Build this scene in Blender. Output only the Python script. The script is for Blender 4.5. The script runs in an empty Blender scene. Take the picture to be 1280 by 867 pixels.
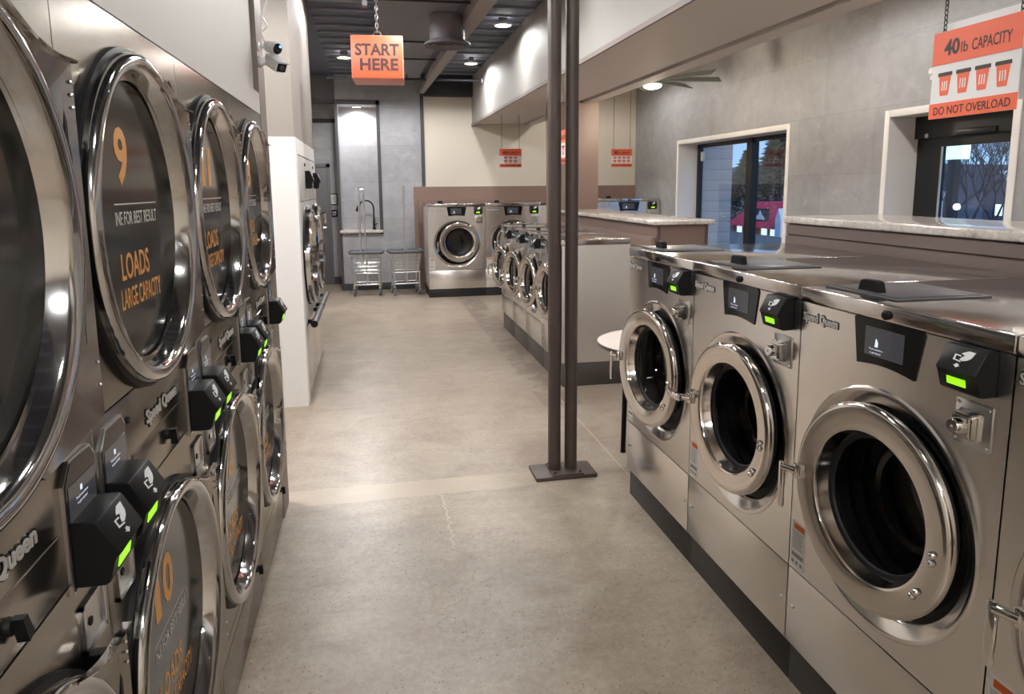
import bpy, bmesh, math, random
from mathutils import Vector, Matrix
random.seed(7)
PI = math.pi
C = bpy.context.scene.collection
sc = bpy.context.scene

# ------------------------------------------------------------------ materials
def srgb(r, g, b):
    f = lambda c: c / 12.92 if c <= 0.04045 else ((c + 0.055) / 1.055) ** 2.4
    return (f(r / 255), f(g / 255), f(b / 255), 1)

def mat(name, col, rough=.5, metal=0., spec=.5, emit=None, estr=0., coat=0., alpha=1., trans=0.):
    m = bpy.data.materials.new(name); m.use_nodes = True
    b = m.node_tree.nodes['Principled BSDF']
    b.inputs['Base Color'].default_value = col
    b.inputs['Roughness'].default_value = rough
    b.inputs['Metallic'].default_value = metal
    b.inputs['Specular IOR Level'].default_value = spec
    b.inputs['Coat Weight'].default_value = coat
    b.inputs['Alpha'].default_value = alpha
    b.inputs['Transmission Weight'].default_value = trans
    if emit:
        b.inputs['Emission Color'].default_value = emit
        b.inputs['Emission Strength'].default_value = estr
    return m

class N:
    """small node-graph helper"""
    def __init__(s, m):
        s.t = m.node_tree; s.b = s.t.nodes['Principled BSDF']
    def n(s, typ, **kw):
        x = s.t.nodes.new(typ)
        for k, v in kw.items():
            if k in x.inputs: x.inputs[k].default_value = v
            else: setattr(x, k, v)
        return x
    def l(s, a, b): s.t.links.new(a, b)
    def coord(s, scale=(1, 1, 1), rot=(0, 0, 0), loc=(0, 0, 0), kind='Object'):
        tc = s.n('ShaderNodeTexCoord'); mp = s.n('ShaderNodeMapping')
        mp.inputs['Scale'].default_value = scale; mp.inputs['Rotation'].default_value = rot; mp.inputs['Location'].default_value = loc
        s.l(tc.outputs[kind], mp.inputs['Vector']); return mp.outputs['Vector']
    def noise(s, vec, scale=5., detail=4., rough=.55, dist=0.):
        x = s.n('ShaderNodeTexNoise'); x.inputs['Scale'].default_value = scale; x.inputs['Detail'].default_value = detail
        x.inputs['Roughness'].default_value = rough; x.inputs['Distortion'].default_value = dist
        s.l(vec, x.inputs['Vector']); return x.outputs['Fac']
    def ramp(s, fac, stops):
        x = s.n('ShaderNodeValToRGB'); e = x.color_ramp.elements
        while len(e) < len(stops): e.new(.5)
        for i, (p, c) in enumerate(stops):
            e[i].position = p; e[i].color = c if len(c) == 4 else (*c, 1)
        s.l(fac, x.inputs['Fac']); return x.outputs['Color']
    def mix(s, fac, a, b, mode='MIX'):
        x = s.n('ShaderNodeMix', data_type='RGBA', blend_type=mode)
        for sock, v in ((x.inputs[0], fac), (x.inputs[6], a), (x.inputs[7], b)):
            if hasattr(v, 'links'): s.l(v, sock)
            else: sock.default_value = v
        return x.outputs[2]
    def math(s, op, a, b=None):
        x = s.n('ShaderNodeMath', operation=op)
        for i, v in enumerate((a, b)):
            if v is None: continue
            if hasattr(v, 'links'): s.l(v, x.inputs[i])
            else: x.inputs[i].default_value = v
        return x.outputs[0]
    def bump(s, h, strength=.1, dist=.01):
        x = s.n('ShaderNodeBump'); x.inputs['Strength'].default_value = strength; x.inputs['Distance'].default_value = dist
        s.l(h, x.inputs['Height']); s.l(x.outputs['Normal'], s.b.inputs['Normal'])

def steel(name, col, rough, stretch=(2, 2, 160), bump=.03, var=.03, aniso=0.):
    m = mat(name, col, rough, 1.)
    m.node_tree.nodes['Principled BSDF'].inputs['Anisotropic'].default_value = aniso; m.node_tree.nodes['Principled BSDF'].inputs['Anisotropic Rotation'].default_value = .25
    g = N(m)
    big = g.noise(g.coord((1.2, 1.2, 1.2)), 1.6, 2.)
    mr = g.n('ShaderNodeMapRange'); mr.inputs[3].default_value = rough - var; mr.inputs[4].default_value = rough + var
    g.l(big, mr.inputs[0]); g.l(mr.outputs[0], g.b.inputs['Roughness'])
    g.bump(big, bump, .02)
    return m

M = {}
M['steel'] = steel('brushed_stainless', (.80, .77, .74, 1), .25, aniso=.5)
M['steel_dryer'] = steel('satin_stainless', (.50, .48, .45, 1), .2)
M['steel_dryer'].node_tree.nodes['Principled BSDF'].inputs['Specular Tint'].default_value = (.55, .53, .50, 1)
M['steel_side'] = steel('side_stainless', (.82, .79, .76, 1), .40, aniso=.3)
M['steel_top'] = steel('top_stainless', (.60, .57, .55, 1), .13, (3, 160, 3), .015, .03)
M['steel_white'] = mat('pale_enamel', srgb(214, 212, 210), .3, .15)
M['dish'] = steel('polished_dish', (.72, .69, .66, 1), .15, bump=.01)
M['badge_metal'] = mat('badge_metal', (.75, .74, .72, 1), .4, .6)
M['chrome'] = mat('chrome', (.74, .72, .70, 1), .09, 1.)
M['ring'] = steel('polished_ring', (.68, .64, .60, 1), .11, (60, 60, 60), .004, .03)
M['ring_dryer'] = mat('polished_dryer_ring', (.54, .53, .52, 1), .09, 1.)
M['zinc'] = mat('zinc_plate', (.62, .62, .62, 1), .28, 1.)
M['black'] = mat('black_plastic', (.006, .006, .0065, 1), .5, spec=.22)
M['rubber'] = mat('black_rubber', (.008, .008, .009, 1), .5, spec=.25)
M['base'] = mat('black_base', (.017, .016, .016, 1), .45)
M['base_grey'] = mat('grey_metal_base', (.10, .09, .085, 1), .45, .4)
M['gloss_black'] = mat('gloss_black_glass', (.008, .008, .009, 1), .08, spec=.35)
M['screen'] = mat('display_screen', (.035, .036, .040, 1), .10, emit=(.22, .23, .26, 1), estr=.10)
M['screen_ink'] = mat('display_ink', (.8, .85, 1, 1), .4, emit=(.7, .8, 1, 1), estr=.7)
M['lime'] = mat('lime_lcd', (.25, .8, .02, 1), .3, emit=(.33, .95, .01, 1), estr=.95)
M['white_ink'] = mat('white_print', (.8, .8, .8, 1), .5)
M['orange_ink'] = mat('orange_print', srgb(226, 160, 82), .4)
M['pale_ink'] = mat('pale_print', (.55, .53, .5, 1), .5)
M['sign_orange'] = mat('sign_orange', srgb(240, 104, 66), .45)
M['sign_white'] = mat('sign_white', srgb(236, 232, 230), .45)
M['sign_ink'] = mat('sign_dark_print', srgb(46, 25, 28), .5)
M['box_orange'] = mat('lightbox_orange', srgb(226, 88, 56), .4, emit=srgb(250, 95, 58), estr=.22)
M['box_edge'] = mat('lightbox_edge', srgb(232, 150, 130), .4)
M['paper'] = mat('paper', (.75, .74, .72, 1), .7)
M['label_orange'] = mat('label_orange', srgb(205, 96, 40), .6)
M['label_grey'] = mat('label_grey', (.25, .25, .25, 1), .7)
M['beige'] = mat('beige_paint', srgb(214, 204, 190), .7)
M['soffit_face'] = mat('soffit_face_paint', srgb(160, 157, 152), .65)
M['brown_bulk'] = mat('bulkhead_brown', srgb(106, 91, 84), .5)
M['brown_pilaster'] = mat('pilaster_brown', srgb(120, 99, 90), .5)
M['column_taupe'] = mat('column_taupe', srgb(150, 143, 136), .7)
M['fascia'] = mat('pale_paint', srgb(214, 210, 204), .6)
M['column_white'] = mat('white_panel', srgb(243, 242, 240), .45)
M['trimwhite'] = mat('window_trim_white', srgb(240, 237, 233), .5)
M['brown'] = mat('brown_laminate', srgb(134, 110, 99), .5)
M['brown_dark'] = mat('dark_brown_metal', srgb(88, 72, 66), .45)
M['post'] = mat('post_paint', srgb(78, 66, 62), .42)
M['endtrim'] = mat('taupe_trim', srgb(128, 116, 110), .5)
M['soffit_under'] = mat('taupe_soffit', srgb(216, 206, 199), .6)
M['dark_deck'] = mat('dark_deck', srgb(70, 75, 90), .6)
M['deck_rib'] = mat('deck_rib', srgb(158, 160, 168), .5)
M['duct'] = mat('grey_duct_panel', srgb(108, 107, 112), .6)
M['duct_pale'] = mat('pale_beam', srgb(140, 132, 128), .6)
M['dark_slot'] = mat('dark_slot', srgb(40, 40, 46), .6)
M['charcoal'] = mat('charcoal_base', srgb(62, 62, 66), .5)
M['frame_black'] = mat('window_black', (.015, .017, .02, 1), .35, .3)
M['door_grey'] = mat('door_grey', srgb(100, 98, 102), .5)
M['cam_white'] = mat('camera_white', (.78, .78, .78, 1), .35)
M['blue_led'] = mat('blue_led', (.05, .2, .9, 1), .4, emit=(.1, .35, 1, 1), estr=4)
M['fan'] = mat('fan_grey', srgb(110, 116, 114), .5)
M['lamp'] = mat('lamp_lens', (1, 1, 1, 1), .5, emit=(1, .93, .84, 1), estr=14)
M['lamp_warm'] = mat('lamp_lens_warm', (1, 1, 1, 1), .5, emit=(1, .84, .62, 1), estr=14)
M['table_top'] = mat('table_white', srgb(226, 214, 206), .3)
M['grey_plastic'] = mat('grey_plastic', srgb(92, 94, 102), .45)
M['wire'] = mat('chrome_wire', (.72, .72, .73, 1), .28, 1.)
M['bar_grey'] = mat('grey_bar', srgb(96, 94, 94), .45)
M['drum'] = steel('drum_steel', (.28, .27, .26, 1), .3, (8, 60, 8), .02)
M['drum_dryer'] = mat('dryer_drum', (.12, .12, .12, 1), .4, .8)
M['film'] = mat('dark_film', (.026, .027, .025, 1), .10)

def make_glass(name, tint, gloss_tint=(1, 1, 1, 1), ior=1.5):
    m = bpy.data.materials.new(name); m.use_nodes = True; t = m.node_tree; t.nodes.clear()
    o = t.nodes.new('ShaderNodeOutputMaterial'); mx = t.nodes.new('ShaderNodeMixShader')
    tr = t.nodes.new('ShaderNodeBsdfTransparent'); tr.inputs['Color'].default_value = tint
    gl = t.nodes.new('ShaderNodeBsdfGlossy'); gl.inputs['Roughness'].default_value = .02; gl.inputs['Color'].default_value = gloss_tint
    fr = t.nodes.new('ShaderNodeFresnel'); ge = t.nodes.new('ShaderNodeNewGeometry'); mr = t.nodes.new('ShaderNodeMapRange')
    mr.inputs[3].default_value = ior; mr.inputs[4].default_value = 1 / ior
    t.links.new(ge.outputs['Backfacing'], mr.inputs[0]); t.links.new(mr.outputs[0], fr.inputs['IOR'])
    t.links.new(fr.outputs[0], mx.inputs[0]); t.links.new(tr.outputs[0], mx.inputs[1]); t.links.new(gl.outputs[0], mx.inputs[2])
    t.links.new(mx.outputs[0], o.inputs['Surface'])
    return m
M['glass_win'] = make_glass('window_glass', (.95, .97, .98, 1), ior=1.45)
M['glass_door'] = make_glass('washer_glass', (.42, .42, .42, 1), ior=1.6)
M['glass_dryer'] = make_glass('dryer_glass', (.22, .22, .21, 1), ior=1.55)

# concrete floor: polished slab with aggregate, a paler patched strip, crack and saw cut
def floor_mat():
    m = mat('polished_concrete', (.4, .36, .31, 1), .32); g = N(m)
    v = g.coord()
    n1 = g.noise(v, .9, 6., .6, .3); n2 = g.noise(v, 7., 5., .65); n3 = g.noise(g.coord((1, 4, 1)), 3., 5.)
    base = g.ramp(n1, [(.3, srgb(150, 132, 115)), (.5, srgb(178, 162, 144)), (.7, srgb(196, 183, 166))])
    base = g.mix(.3, base, g.ramp(n2, [(.35, srgb(148, 128, 110)), (.65, srgb(208, 195, 178))]))
    base = g.mix(.18, base, g.ramp(n3, [(.4, srgb(142, 124, 108)), (.6, srgb(205, 193, 178))]))
    n4 = g.noise(v, 38., 8., .75); n5 = g.noise(v, 2.6, 8., .7, .6)
    base = g.mix(.34, base, g.ramp(n4, [(.34, srgb(128, 110, 95)), (.5, srgb(178, 162, 145)), (.66, srgb(214, 203, 187))]))
    base = g.mix(.30, base, g.ramp(n5, [(.36, srgb(138, 120, 104)), (.64, srgb(204, 191, 174))]))
    sep = g.n('ShaderNodeSeparateXYZ'); g.l(v, sep.inputs[0]); X, Y = sep.outputs[0], sep.outputs[1]
    # aggregate specks
    vo = g.n('ShaderNodeTexVoronoi'); vo.inputs['Scale'].default_value = 62.; g.l(v, vo.inputs['Vector'])
    gate = g.noise(v, 2.2, 3.)
    near = g.ramp(Y, [(0, (1, 1, 1)), (1, (0, 0, 0))])
    sp = g.math('MULTIPLY', g.math('LESS_THAN', vo.outputs['Distance'], g.math('MULTIPLY', g.noise(v, 30., 2.), .46)), g.math('GREATER_THAN', g.n('ShaderNodeTexWhiteNoise', noise_dimensions='3D').outputs[0], -1))
    sepc = g.n('ShaderNodeSeparateColor'); g.l(vo.outputs['Color'], sepc.inputs[0])
    pick = g.math('GREATER_THAN', sepc.outputs[0], .5)
    sp = g.math('MULTIPLY', g.math('MULTIPLY', sp, pick), g.math('GREATER_THAN', gate, .47))
    speck = g.ramp(sepc.outputs[1], [(.2, srgb(96, 76, 62)), (.6, srgb(122, 104, 90)), (.9, srgb(212, 204, 192))])
    spf = g.math('MULTIPLY', sp, .62)
    base = g.mix(spf, base, speck)
    # finer grit
    vo2 = g.n('ShaderNodeTexVoronoi'); vo2.inputs['Scale'].default_value = 120.; g.l(v, vo2.inputs['Vector'])
    sc2 = g.n('ShaderNodeSeparateColor'); g.l(vo2.outputs['Color'], sc2.inputs[0])
    s2 = g.math('MULTIPLY', g.math('LESS_THAN', vo2.outputs['Distance'], .28), g.math('GREATER_THAN', sc2.outputs[0], .8))
    base = g.mix(g.math('MULTIPLY', s2, .6), base, srgb(112, 94, 80))
    # patched strip across the aisle
    wob = g.math('MULTIPLY', g.math('SUBTRACT', g.noise(v, 6., 3.), .5), .05)
    yy = g.math('ADD', Y, wob)
    a = g.math('MULTIPLY', g.math('GREATER_THAN', yy, 3.775), g.math('LESS_THAN', yy, 3.985))
    xm = g.n('ShaderNodeMapRange'); xm.inputs[1].default_value = .55; xm.inputs[2].default_value = .95; xm.inputs[3].default_value = 1; xm.inputs[4].default_value = .12
    g.l(X, xm.inputs[0])
    a = g.math('MULTIPLY', a, xm.outputs[0])
    base = g.mix(g.math('MULTIPLY', a, .62), base, srgb(200, 184, 164))
    # old stains along the island base
    st = g.math('MULTIPLY', g.math('GREATER_THAN', X, 1.28), g.math('MULTIPLY', g.math('GREATER_THAN', Y, 5.2), g.math('LESS_THAN', X, 1.6)))
    stn = g.math('MULTIPLY', st, g.math('GREATER_THAN', g.noise(v, 5., 4.), .47))
    base = g.mix(g.math('MULTIPLY', stn, .45), base, srgb(112, 96, 84))
    # dusky traffic stains near the right-hand row
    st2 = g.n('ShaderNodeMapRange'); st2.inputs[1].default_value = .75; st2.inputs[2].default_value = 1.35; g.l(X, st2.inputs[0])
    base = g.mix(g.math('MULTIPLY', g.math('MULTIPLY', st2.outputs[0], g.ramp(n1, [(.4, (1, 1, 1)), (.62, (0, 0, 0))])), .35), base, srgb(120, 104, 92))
    # hairline crack below the strip and one saw cut
    cw = g.math('MULTIPLY', g.math('SUBTRACT', g.noise(g.coord((1, 5, 1)), 3., 2.), .5), .10)
    ck = g.math('LESS_THAN', g.math('ABSOLUTE', g.math('SUBTRACT', g.math('ADD', X, cw), .335)), .004)
    ck = g.math('MULTIPLY', ck, g.math('MULTIPLY', g.math('LESS_THAN', Y, 3.78), g.math('GREATER_THAN', Y, 3.15)))
    cut = g.math('LESS_THAN', g.math('ABSOLUTE', g.math('SUBTRACT', X, 1.45)), .006)
    cut = g.math('MULTIPLY', cut, g.math('MULTIPLY', g.math('LESS_THAN', Y, 5.7), g.math('GREATER_THAN', Y, 3.6)))
    cut2 = g.math('LESS_THAN', g.math('ABSOLUTE', g.math('SUBTRACT', Y, 8.9)), .006)
    base = g.mix(g.math('MULTIPLY', g.math('MAXIMUM', g.math('MAXIMUM', ck, cut), cut2), .6), base, srgb(214, 200, 184))
    base = g.mix(1., base, (.80, .80, .80, 1), 'MULTIPLY')
    g.l(base, g.b.inputs['Base Color'])
    mr = g.n('ShaderNodeMapRange'); mr.inputs[3].default_value = .22; mr.inputs[4].default_value = .48; g.l(n1, mr.inputs[0]); g.l(mr.outputs[0], g.b.inputs['Roughness'])
    g.bump(g.math('ADD', n2, g.math('MULTIPLY', sp, .3)), .05, .004)
    return m
M['floor'] = floor_mat()

def tile_mat(name, axes, w=1.2, h=.6, c1=(148, 150, 154), c2=(168, 170, 174)):
    m = mat(name, (.4, .4, .4, 1), .5); g = N(m)
    tc = g.n('ShaderNodeTexCoord'); sep = g.n('ShaderNodeSeparateXYZ'); g.l(tc.outputs['Object'], sep.inputs[0])
    cb = g.n('ShaderNodeCombineXYZ'); g.l(sep.outputs[axes], cb.inputs[0]); g.l(sep.outputs[2], cb.inputs[1])
    br = g.n('ShaderNodeTexBrick'); br.offset = .37; g.l(cb.outputs[0], br.inputs['Vector'])
    br.inputs['Scale'].default_value = 1.; br.inputs['Brick Width'].default_value = w; br.inputs['Row Height'].default_value = h
    br.inputs['Mortar Size'].default_value = .0026; br.inputs['Mortar Smooth'].default_value = .3; br.inputs['Bias'].default_value = 0
    br.inputs['Color1'].default_value = srgb(*c1); br.inputs['Color2'].default_value = srgb(*c2); br.inputs['Mortar'].default_value = srgb(128, 124, 120)
    v = g.coord()
    n1 = g.noise(v, 1.7, 6., .62, .5); n2 = g.noise(v, 6., 6., .7, .3)
    col = g.mix(.38, br.outputs['Color'], g.ramp(n1, [(.3, srgb(130, 130, 131)), (.7, srgb(185, 185, 186))]))
    # torn board-edge marks along joints
    n3 = g.noise(g.coord((1, 1, 2.2)), 2.6, 5., .7, .8)
    tear = g.ramp(n3, [(.60, (0, 0, 0)), (.63, (1, 1, 1)), (.66, (1, 1, 1)), (.69, (0, 0, 0))])
    col = g.mix(g.math('MULTIPLY', tear, .2), col, srgb(204, 204, 204))
    col = g.mix(.12, col, g.ramp(n2, [(.35, srgb(110, 106, 102)), (.65, srgb(205, 200, 196))]))
    g.l(col, g.b.inputs['Base Color'])
    g.bump(g.math('ADD', n2, g.math('MULTIPLY', n3, .5)), .12, .01)
    return m
M['tile_right'] = tile_mat('concrete_tile_right', 1)
M['tile_back'] = tile_mat('concrete_tile_back', 0, c1=(148, 148, 156), c2=(168, 168, 176))

def granite_mat():
    m = mat('granite', (.6, .57, .54, 1), .14, coat=.2); g = N(m)
    v = g.coord((1, .6, 1)); n1 = g.noise(v, 7., 8., .7, 1.2); n2 = g.noise(g.coord(), 40., 4., .7)
    c = g.ramp(n1, [(.3, srgb(128, 112, 104)), (.42, srgb(196, 186, 177)), (.6, srgb(232, 225, 217)), (.75, srgb(192, 182, 174))])
    c = g.mix(.35, c, g.ramp(n2, [(.35, srgb(120, 104, 96)), (.65, srgb(226, 218, 210))]))
    g.l(c, g.b.inputs['Base Color']); return m
M['granite'] = granite_mat()

def siding_mat():
    m = mat('lap_siding', srgb(150, 158, 168), .6); g = N(m)
    v = g.coord(); sep = g.n('ShaderNodeSeparateXYZ'); g.l(v, sep.inputs[0])
    f = g.math('FRACT', g.math('MULTIPLY', sep.outputs[2], 6.2))
    g.l(g.ramp(f, [(.0, srgb(96, 102, 112)), (.08, srgb(150, 158, 168)), (1, srgb(160, 168, 178))]), g.b.inputs['Base Color'])
    return m
M['siding'] = siding_mat()
def noisy(name, a, b, scale=3., rough=.9):
    m = mat(name, a, rough); g = N(m)
    g.l(g.ramp(g.noise(g.coord(), scale, 5., .6), [(.35, a), (.65, b)]), g.b.inputs['Base Color']); return m
M['ground'] = noisy('asphalt', srgb(84, 80, 76), srgb(112, 108, 102), .4)
M['hill'] = noisy('hillside', srgb(112, 110, 116), srgb(150, 148, 152), .12)
M['roof_red'] = noisy('red_roof', srgb(172, 34, 58), srgb(205, 52, 78), .6)
M['brick'] = noisy('orange_brick', srgb(196, 128, 88), srgb(222, 156, 112), 2.)
M['conifer'] = noisy('conifer_green', srgb(38, 56, 48), srgb(66, 86, 70), .8)
M['bark'] = noisy('bare_bark', srgb(56, 52, 58), srgb(82, 76, 80), 2.)
M['lit_sign'] = mat('lit_sign', (.7, 1, .95, 1), .4, emit=srgb(196, 246, 240), estr=1.3)
M['lit_window'] = mat('lit_window', (1, 1, 1, 1), .4, emit=(.75, .95, 1, 1), estr=1.0)
M['street_bulb'] = mat('street_bulb', (1, 1, .9, 1), .4, emit=(.9, 1, .75, 1), estr=30)
M['dark_metal'] = mat('dark_metal', (.03, .03, .035, 1), .5, .4)
M['pale_wall'] = mat('pale_render', srgb(206, 216, 226), .7)

# ------------------------------------------------------------------ mesh builder
class MB:
    def __init__(s): s.bm = bmesh.new()
    def _f(s, vs, mi=0):
        try:
            f = s.bm.faces.new(vs); f.material_index = mi; return f
        except ValueError: return None
    def verts(s, pts): return [s.bm.verts.new(p) for p in pts]
    def poly(s, pts, mi=0):
        s._f(s.verts(pts), mi); return s
    def box(s, x0, y0, z0, x1, y1, z1, bev=0, mi=0, seg=2):
        r = bmesh.ops.create_cube(s.bm, size=1.)
        for v in r['verts']:
            v.co = Vector((x0 + (v.co.x + .5) * (x1 - x0), y0 + (v.co.y + .5) * (y1 - y0), z0 + (v.co.z + .5) * (z1 - z0)))
        fs = set(f for v in r['verts'] for f in v.link_faces)
        for f in fs: f.material_index = mi
        if bev > 0:
            es = list(set(e for v in r['verts'] for e in v.link_edges))
            b = bmesh.ops.bevel(s.bm, geom=es, offset=bev, segments=seg, profile=.5, affect='EDGES')
            for f in b['faces']: f.material_index = mi
        return s
    def prism(s, poly, axis, a, b, mi=0, cap=True):
        def P(u, w, t):
            return {'x': (t, u, w), 'y': (u, t, w), 'z': (u, w, t)}[axis]
        A = s.verts([P(u, w, a) for u, w in poly]); B = s.verts([P(u, w, b) for u, w in poly]); n = len(poly)
        for i in range(n): s._f([A[i], A[(i + 1) % n], B[(i + 1) % n], B[i]], mi)
        if cap: s._f(A, mi); s._f(B, mi)
        return s
    def hexa(s, p8, mi=0):
        v = s.verts(p8)
        for q in ((0, 1, 2, 3), (4, 5, 6, 7), (0, 1, 5, 4), (1, 2, 6, 5), (2, 3, 7, 6), (3, 0, 4, 7)): s._f([v[i] for i in q], mi)
        return s
    def lathe(s, prof, n=48, axis='y', c=(0, 0, 0), closed=False, mi=0, a0=0., a1=2 * PI):
        full = abs(a1 - a0 - 2 * PI) < 1e-6
        rings = []
        for r, h in prof:
            if r < 1e-6:
                rings.append([s.bm.verts.new(s._ax(axis, c, 0, 0, h))]); continue
            rings.append([s.bm.verts.new(s._ax(axis, c, r * math.cos(a0 + (a1 - a0) * k / n), r * math.sin(a0 + (a1 - a0) * k / n), h)) for k in range(n if full else n + 1)])
        pairs = list(zip(rings, rings[1:])) + ([(rings[-1], rings[0])] if closed else [])
        for A, B in pairs:
            la, lb = len(A), len(B); m = max(la, lb)
            for k in range(m if full else m - 1):
                k2 = (k + 1) % m
                if la == 1: s._f([A[0], B[k], B[k2]], mi)
                elif lb == 1: s._f([A[k], A[k2], B[0]], mi)
                else: s._f([A[k], A[k2], B[k2], B[k]], mi)
        return s
    @staticmethod
    def _ax(axis, c, u, w, h):
        if axis == 'y': return (c[0] + u, c[1] + h, c[2] + w)
        if axis == 'z': return (c[0] + u, c[1] + w, c[2] + h)
        return (c[0] + h, c[1] + u, c[2] + w)
    def cyl(s, c, r, h0, h1, axis='z', n=24, mi=0):
        return s.lathe([(0, h0), (r, h0), (r, h1), (0, h1)], n, axis, c, mi=mi)
    def tube(s, pts, r, n=8, mi=0, closed=False):
        pts = [Vector(p) for p in pts]; rings = []; up = None; N_ = len(pts)
        for i, p in enumerate(pts):
            if closed: d = pts[(i + 1) % N_] - pts[i - 1]
            else: d = (pts[min(i + 1, N_ - 1)] - pts[max(i - 1, 0)])
            d.normalize()
            if up is None: up = Vector((0, 0, 1)) if abs(d.z) < .9 else Vector((1, 0, 0))
            a = d.cross(up).normalized(); b = a.cross(d).normalized(); up = b
            rr = r[i] if isinstance(r, (list, tuple)) else r
            rings.append([s.bm.verts.new(p + a * rr * math.cos(2 * PI * k / n) + b * rr * math.sin(2 * PI * k / n)) for k in range(n)])
        for i in range(N_ if closed else N_ - 1):
            A, B = rings[i], rings[(i + 1) % N_]
            for k in range(n): s._f([A[k], A[(k + 1) % n], B[(k + 1) % n], B[k]], mi)
        if not closed: s._f(rings[0][::-1], mi); s._f(rings[-1], mi)
        return s
    def holed(s, x0, x1, z0, z1, cx, cz, r, y, n=64, mi=0):
        """flat plate in the xz plane with a round hole"""
        ang = [2 * PI * k / n for k in range(n)] + [math.atan2(zz - cz, xx - cx) % (2 * PI) for xx in (x0, x1) for zz in (z0, z1)]
        ang = sorted(set(round(a, 6) for a in ang)); I = []; O = []
        for a in ang:
            ca, sa = math.cos(a), math.sin(a)
            t = min([((x1 - cx) / ca if ca > 0 else (x0 - cx) / ca) if abs(ca) > 1e-9 else 1e9, ((z1 - cz) / sa if sa > 0 else (z0 - cz) / sa) if abs(sa) > 1e-9 else 1e9])
            I.append(s.bm.verts.new((cx + r * ca, y, cz + r * sa))); O.append(s.bm.verts.new((cx + t * ca, y, cz + t * sa)))
        for i in range(len(ang)):
            j = (i + 1) % len(ang); s._f([I[i], O[i], O[j], I[j]], mi)
        return s
    def text(s, body, x0, z0, x1, z1, y, depth=.001, bold=0., mi=0, squash=True):
        """flat lettering in the xz plane filling the given box, seen from -y"""
        cu = bpy.data.curves.new('lettering', 'FONT'); cu.body = body; cu.size = 1; cu.offset = bold; cu.resolution_u = 3
        ob = bpy.data.objects.new('lettering', cu); C.objects.link(ob)
        dg = bpy.context.evaluated_depsgraph_get(); me = ob.evaluated_get(dg).to_mesh()
        vs = [v.co.copy() for v in me.vertices]; fs = [list(p.vertices) for p in me.polygons]
        ob.evaluated_get(dg).to_mesh_clear(); bpy.data.objects.remove(ob); bpy.data.curves.remove(cu)
        ax, bx = min(v.x for v in vs), max(v.x for v in vs); ay, by = min(v.y for v in vs), max(v.y for v in vs)
        sx = (x1 - x0) / (bx - ax); sz = (z1 - z0) / (by - ay)
        P = [((v.x - ax) * sx + x0, y, (v.y - ay) * sz + z0) for v in vs]
        A = s.verts(P); fl = [s._f([A[i] for i in f], mi) for f in fs]
        if depth > 0:
            g = bmesh.ops.extrude_face_region(s.bm, geom=[f for f in fl if f])
            for e in g['geom']:
                if isinstance(e, bmesh.types.BMVert): e.co.y -= depth
        return s
    def move(s, mtx): bmesh.ops.transform(s.bm, matrix=mtx, verts=s.bm.verts); return s
    def build(s, name, m, parent=None, loc=None, rot=None, smooth=38, fix=True):
        if fix: bmesh.ops.recalc_face_normals(s.bm, faces=s.bm.faces[:])
        me = bpy.data.meshes.new(name); s.bm.to_mesh(me); s.bm.free()
        for k in (m if isinstance(m, (list, tuple)) else [m]): me.materials.append(M[k] if isinstance(k, str) else k)
        if smooth and len(me.polygons):
            me.polygons.foreach_set('use_smooth', [True] * len(me.polygons)); me.set_sharp_from_angle(angle=math.radians(smooth))
        o = bpy.data.objects.new(name, me); C.objects.link(o)
        if loc: o.location = loc
        if rot: o.rotation_euler = rot
        if parent: o.parent = parent
        return o

def tag(o, label, cat, group=None):
    o['label'] = label; o['category'] = cat
    if group: o['group'] = group
    return o
def thing(name, label, cat, loc=(0, 0, 0), rz=0., group=None):
    o = bpy.data.objects.new(name, None); C.objects.link(o); o.empty_display_size = .1
    o.location = loc; o.rotation_euler = (0, 0, rz); return tag(o, label, cat, group)
def struct(o, label=None):
    o['kind'] = 'structure'
    if label: o['label'] = label
    return o
def dup(o, label=None, loc=None, rz=None, parent=None):
    c = o.copy(); C.objects.link(c)
    if parent: c.parent = parent
    if label: c['label'] = label
    if loc: c.location = loc
    if rz is not None: c.rotation_euler = (0, 0, rz)
    for ch in list(o.children): dup(ch, parent=c)
    return c

# ------------------------------------------------------------------ camera (phone photo, slightly cropped: lens shift)
f_px, cy_px, yaw, pitch, roll, cam_h = 886., 368.2, .195, .1508, -.0085, 1.7
cY, sY, cP, sP = math.cos(yaw), math.sin(yaw), math.cos(pitch), math.sin(pitch)
fw = Vector((sY * cP, cY * cP, -sP)); r0 = Vector((cY, -sY, 0)); u0 = r0.cross(fw)
rr = math.cos(roll) * r0 + math.sin(roll) * u0; uu = -math.sin(roll) * r0 + math.cos(roll) * u0
cam_d = bpy.data.cameras.new('camera'); cam = bpy.data.objects.new('camera', cam_d); C.objects.link(cam)
cam.matrix_world = Matrix(((rr.x, uu.x, -fw.x, 0), (rr.y, uu.y, -fw.y, 0), (rr.z, uu.z, -fw.z, cam_h), (0, 0, 0, 1)))
cam_d.sensor_fit = 'HORIZONTAL'; cam_d.sensor_width = 36.; cam_d.lens = 36. * f_px / 1280.
cam_d.shift_x = 0; cam_d.shift_y = (cy_px - 433.5) / 1280.; cam_d.clip_start = .02; cam_d.clip_end = 500
sc.camera = cam

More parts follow.
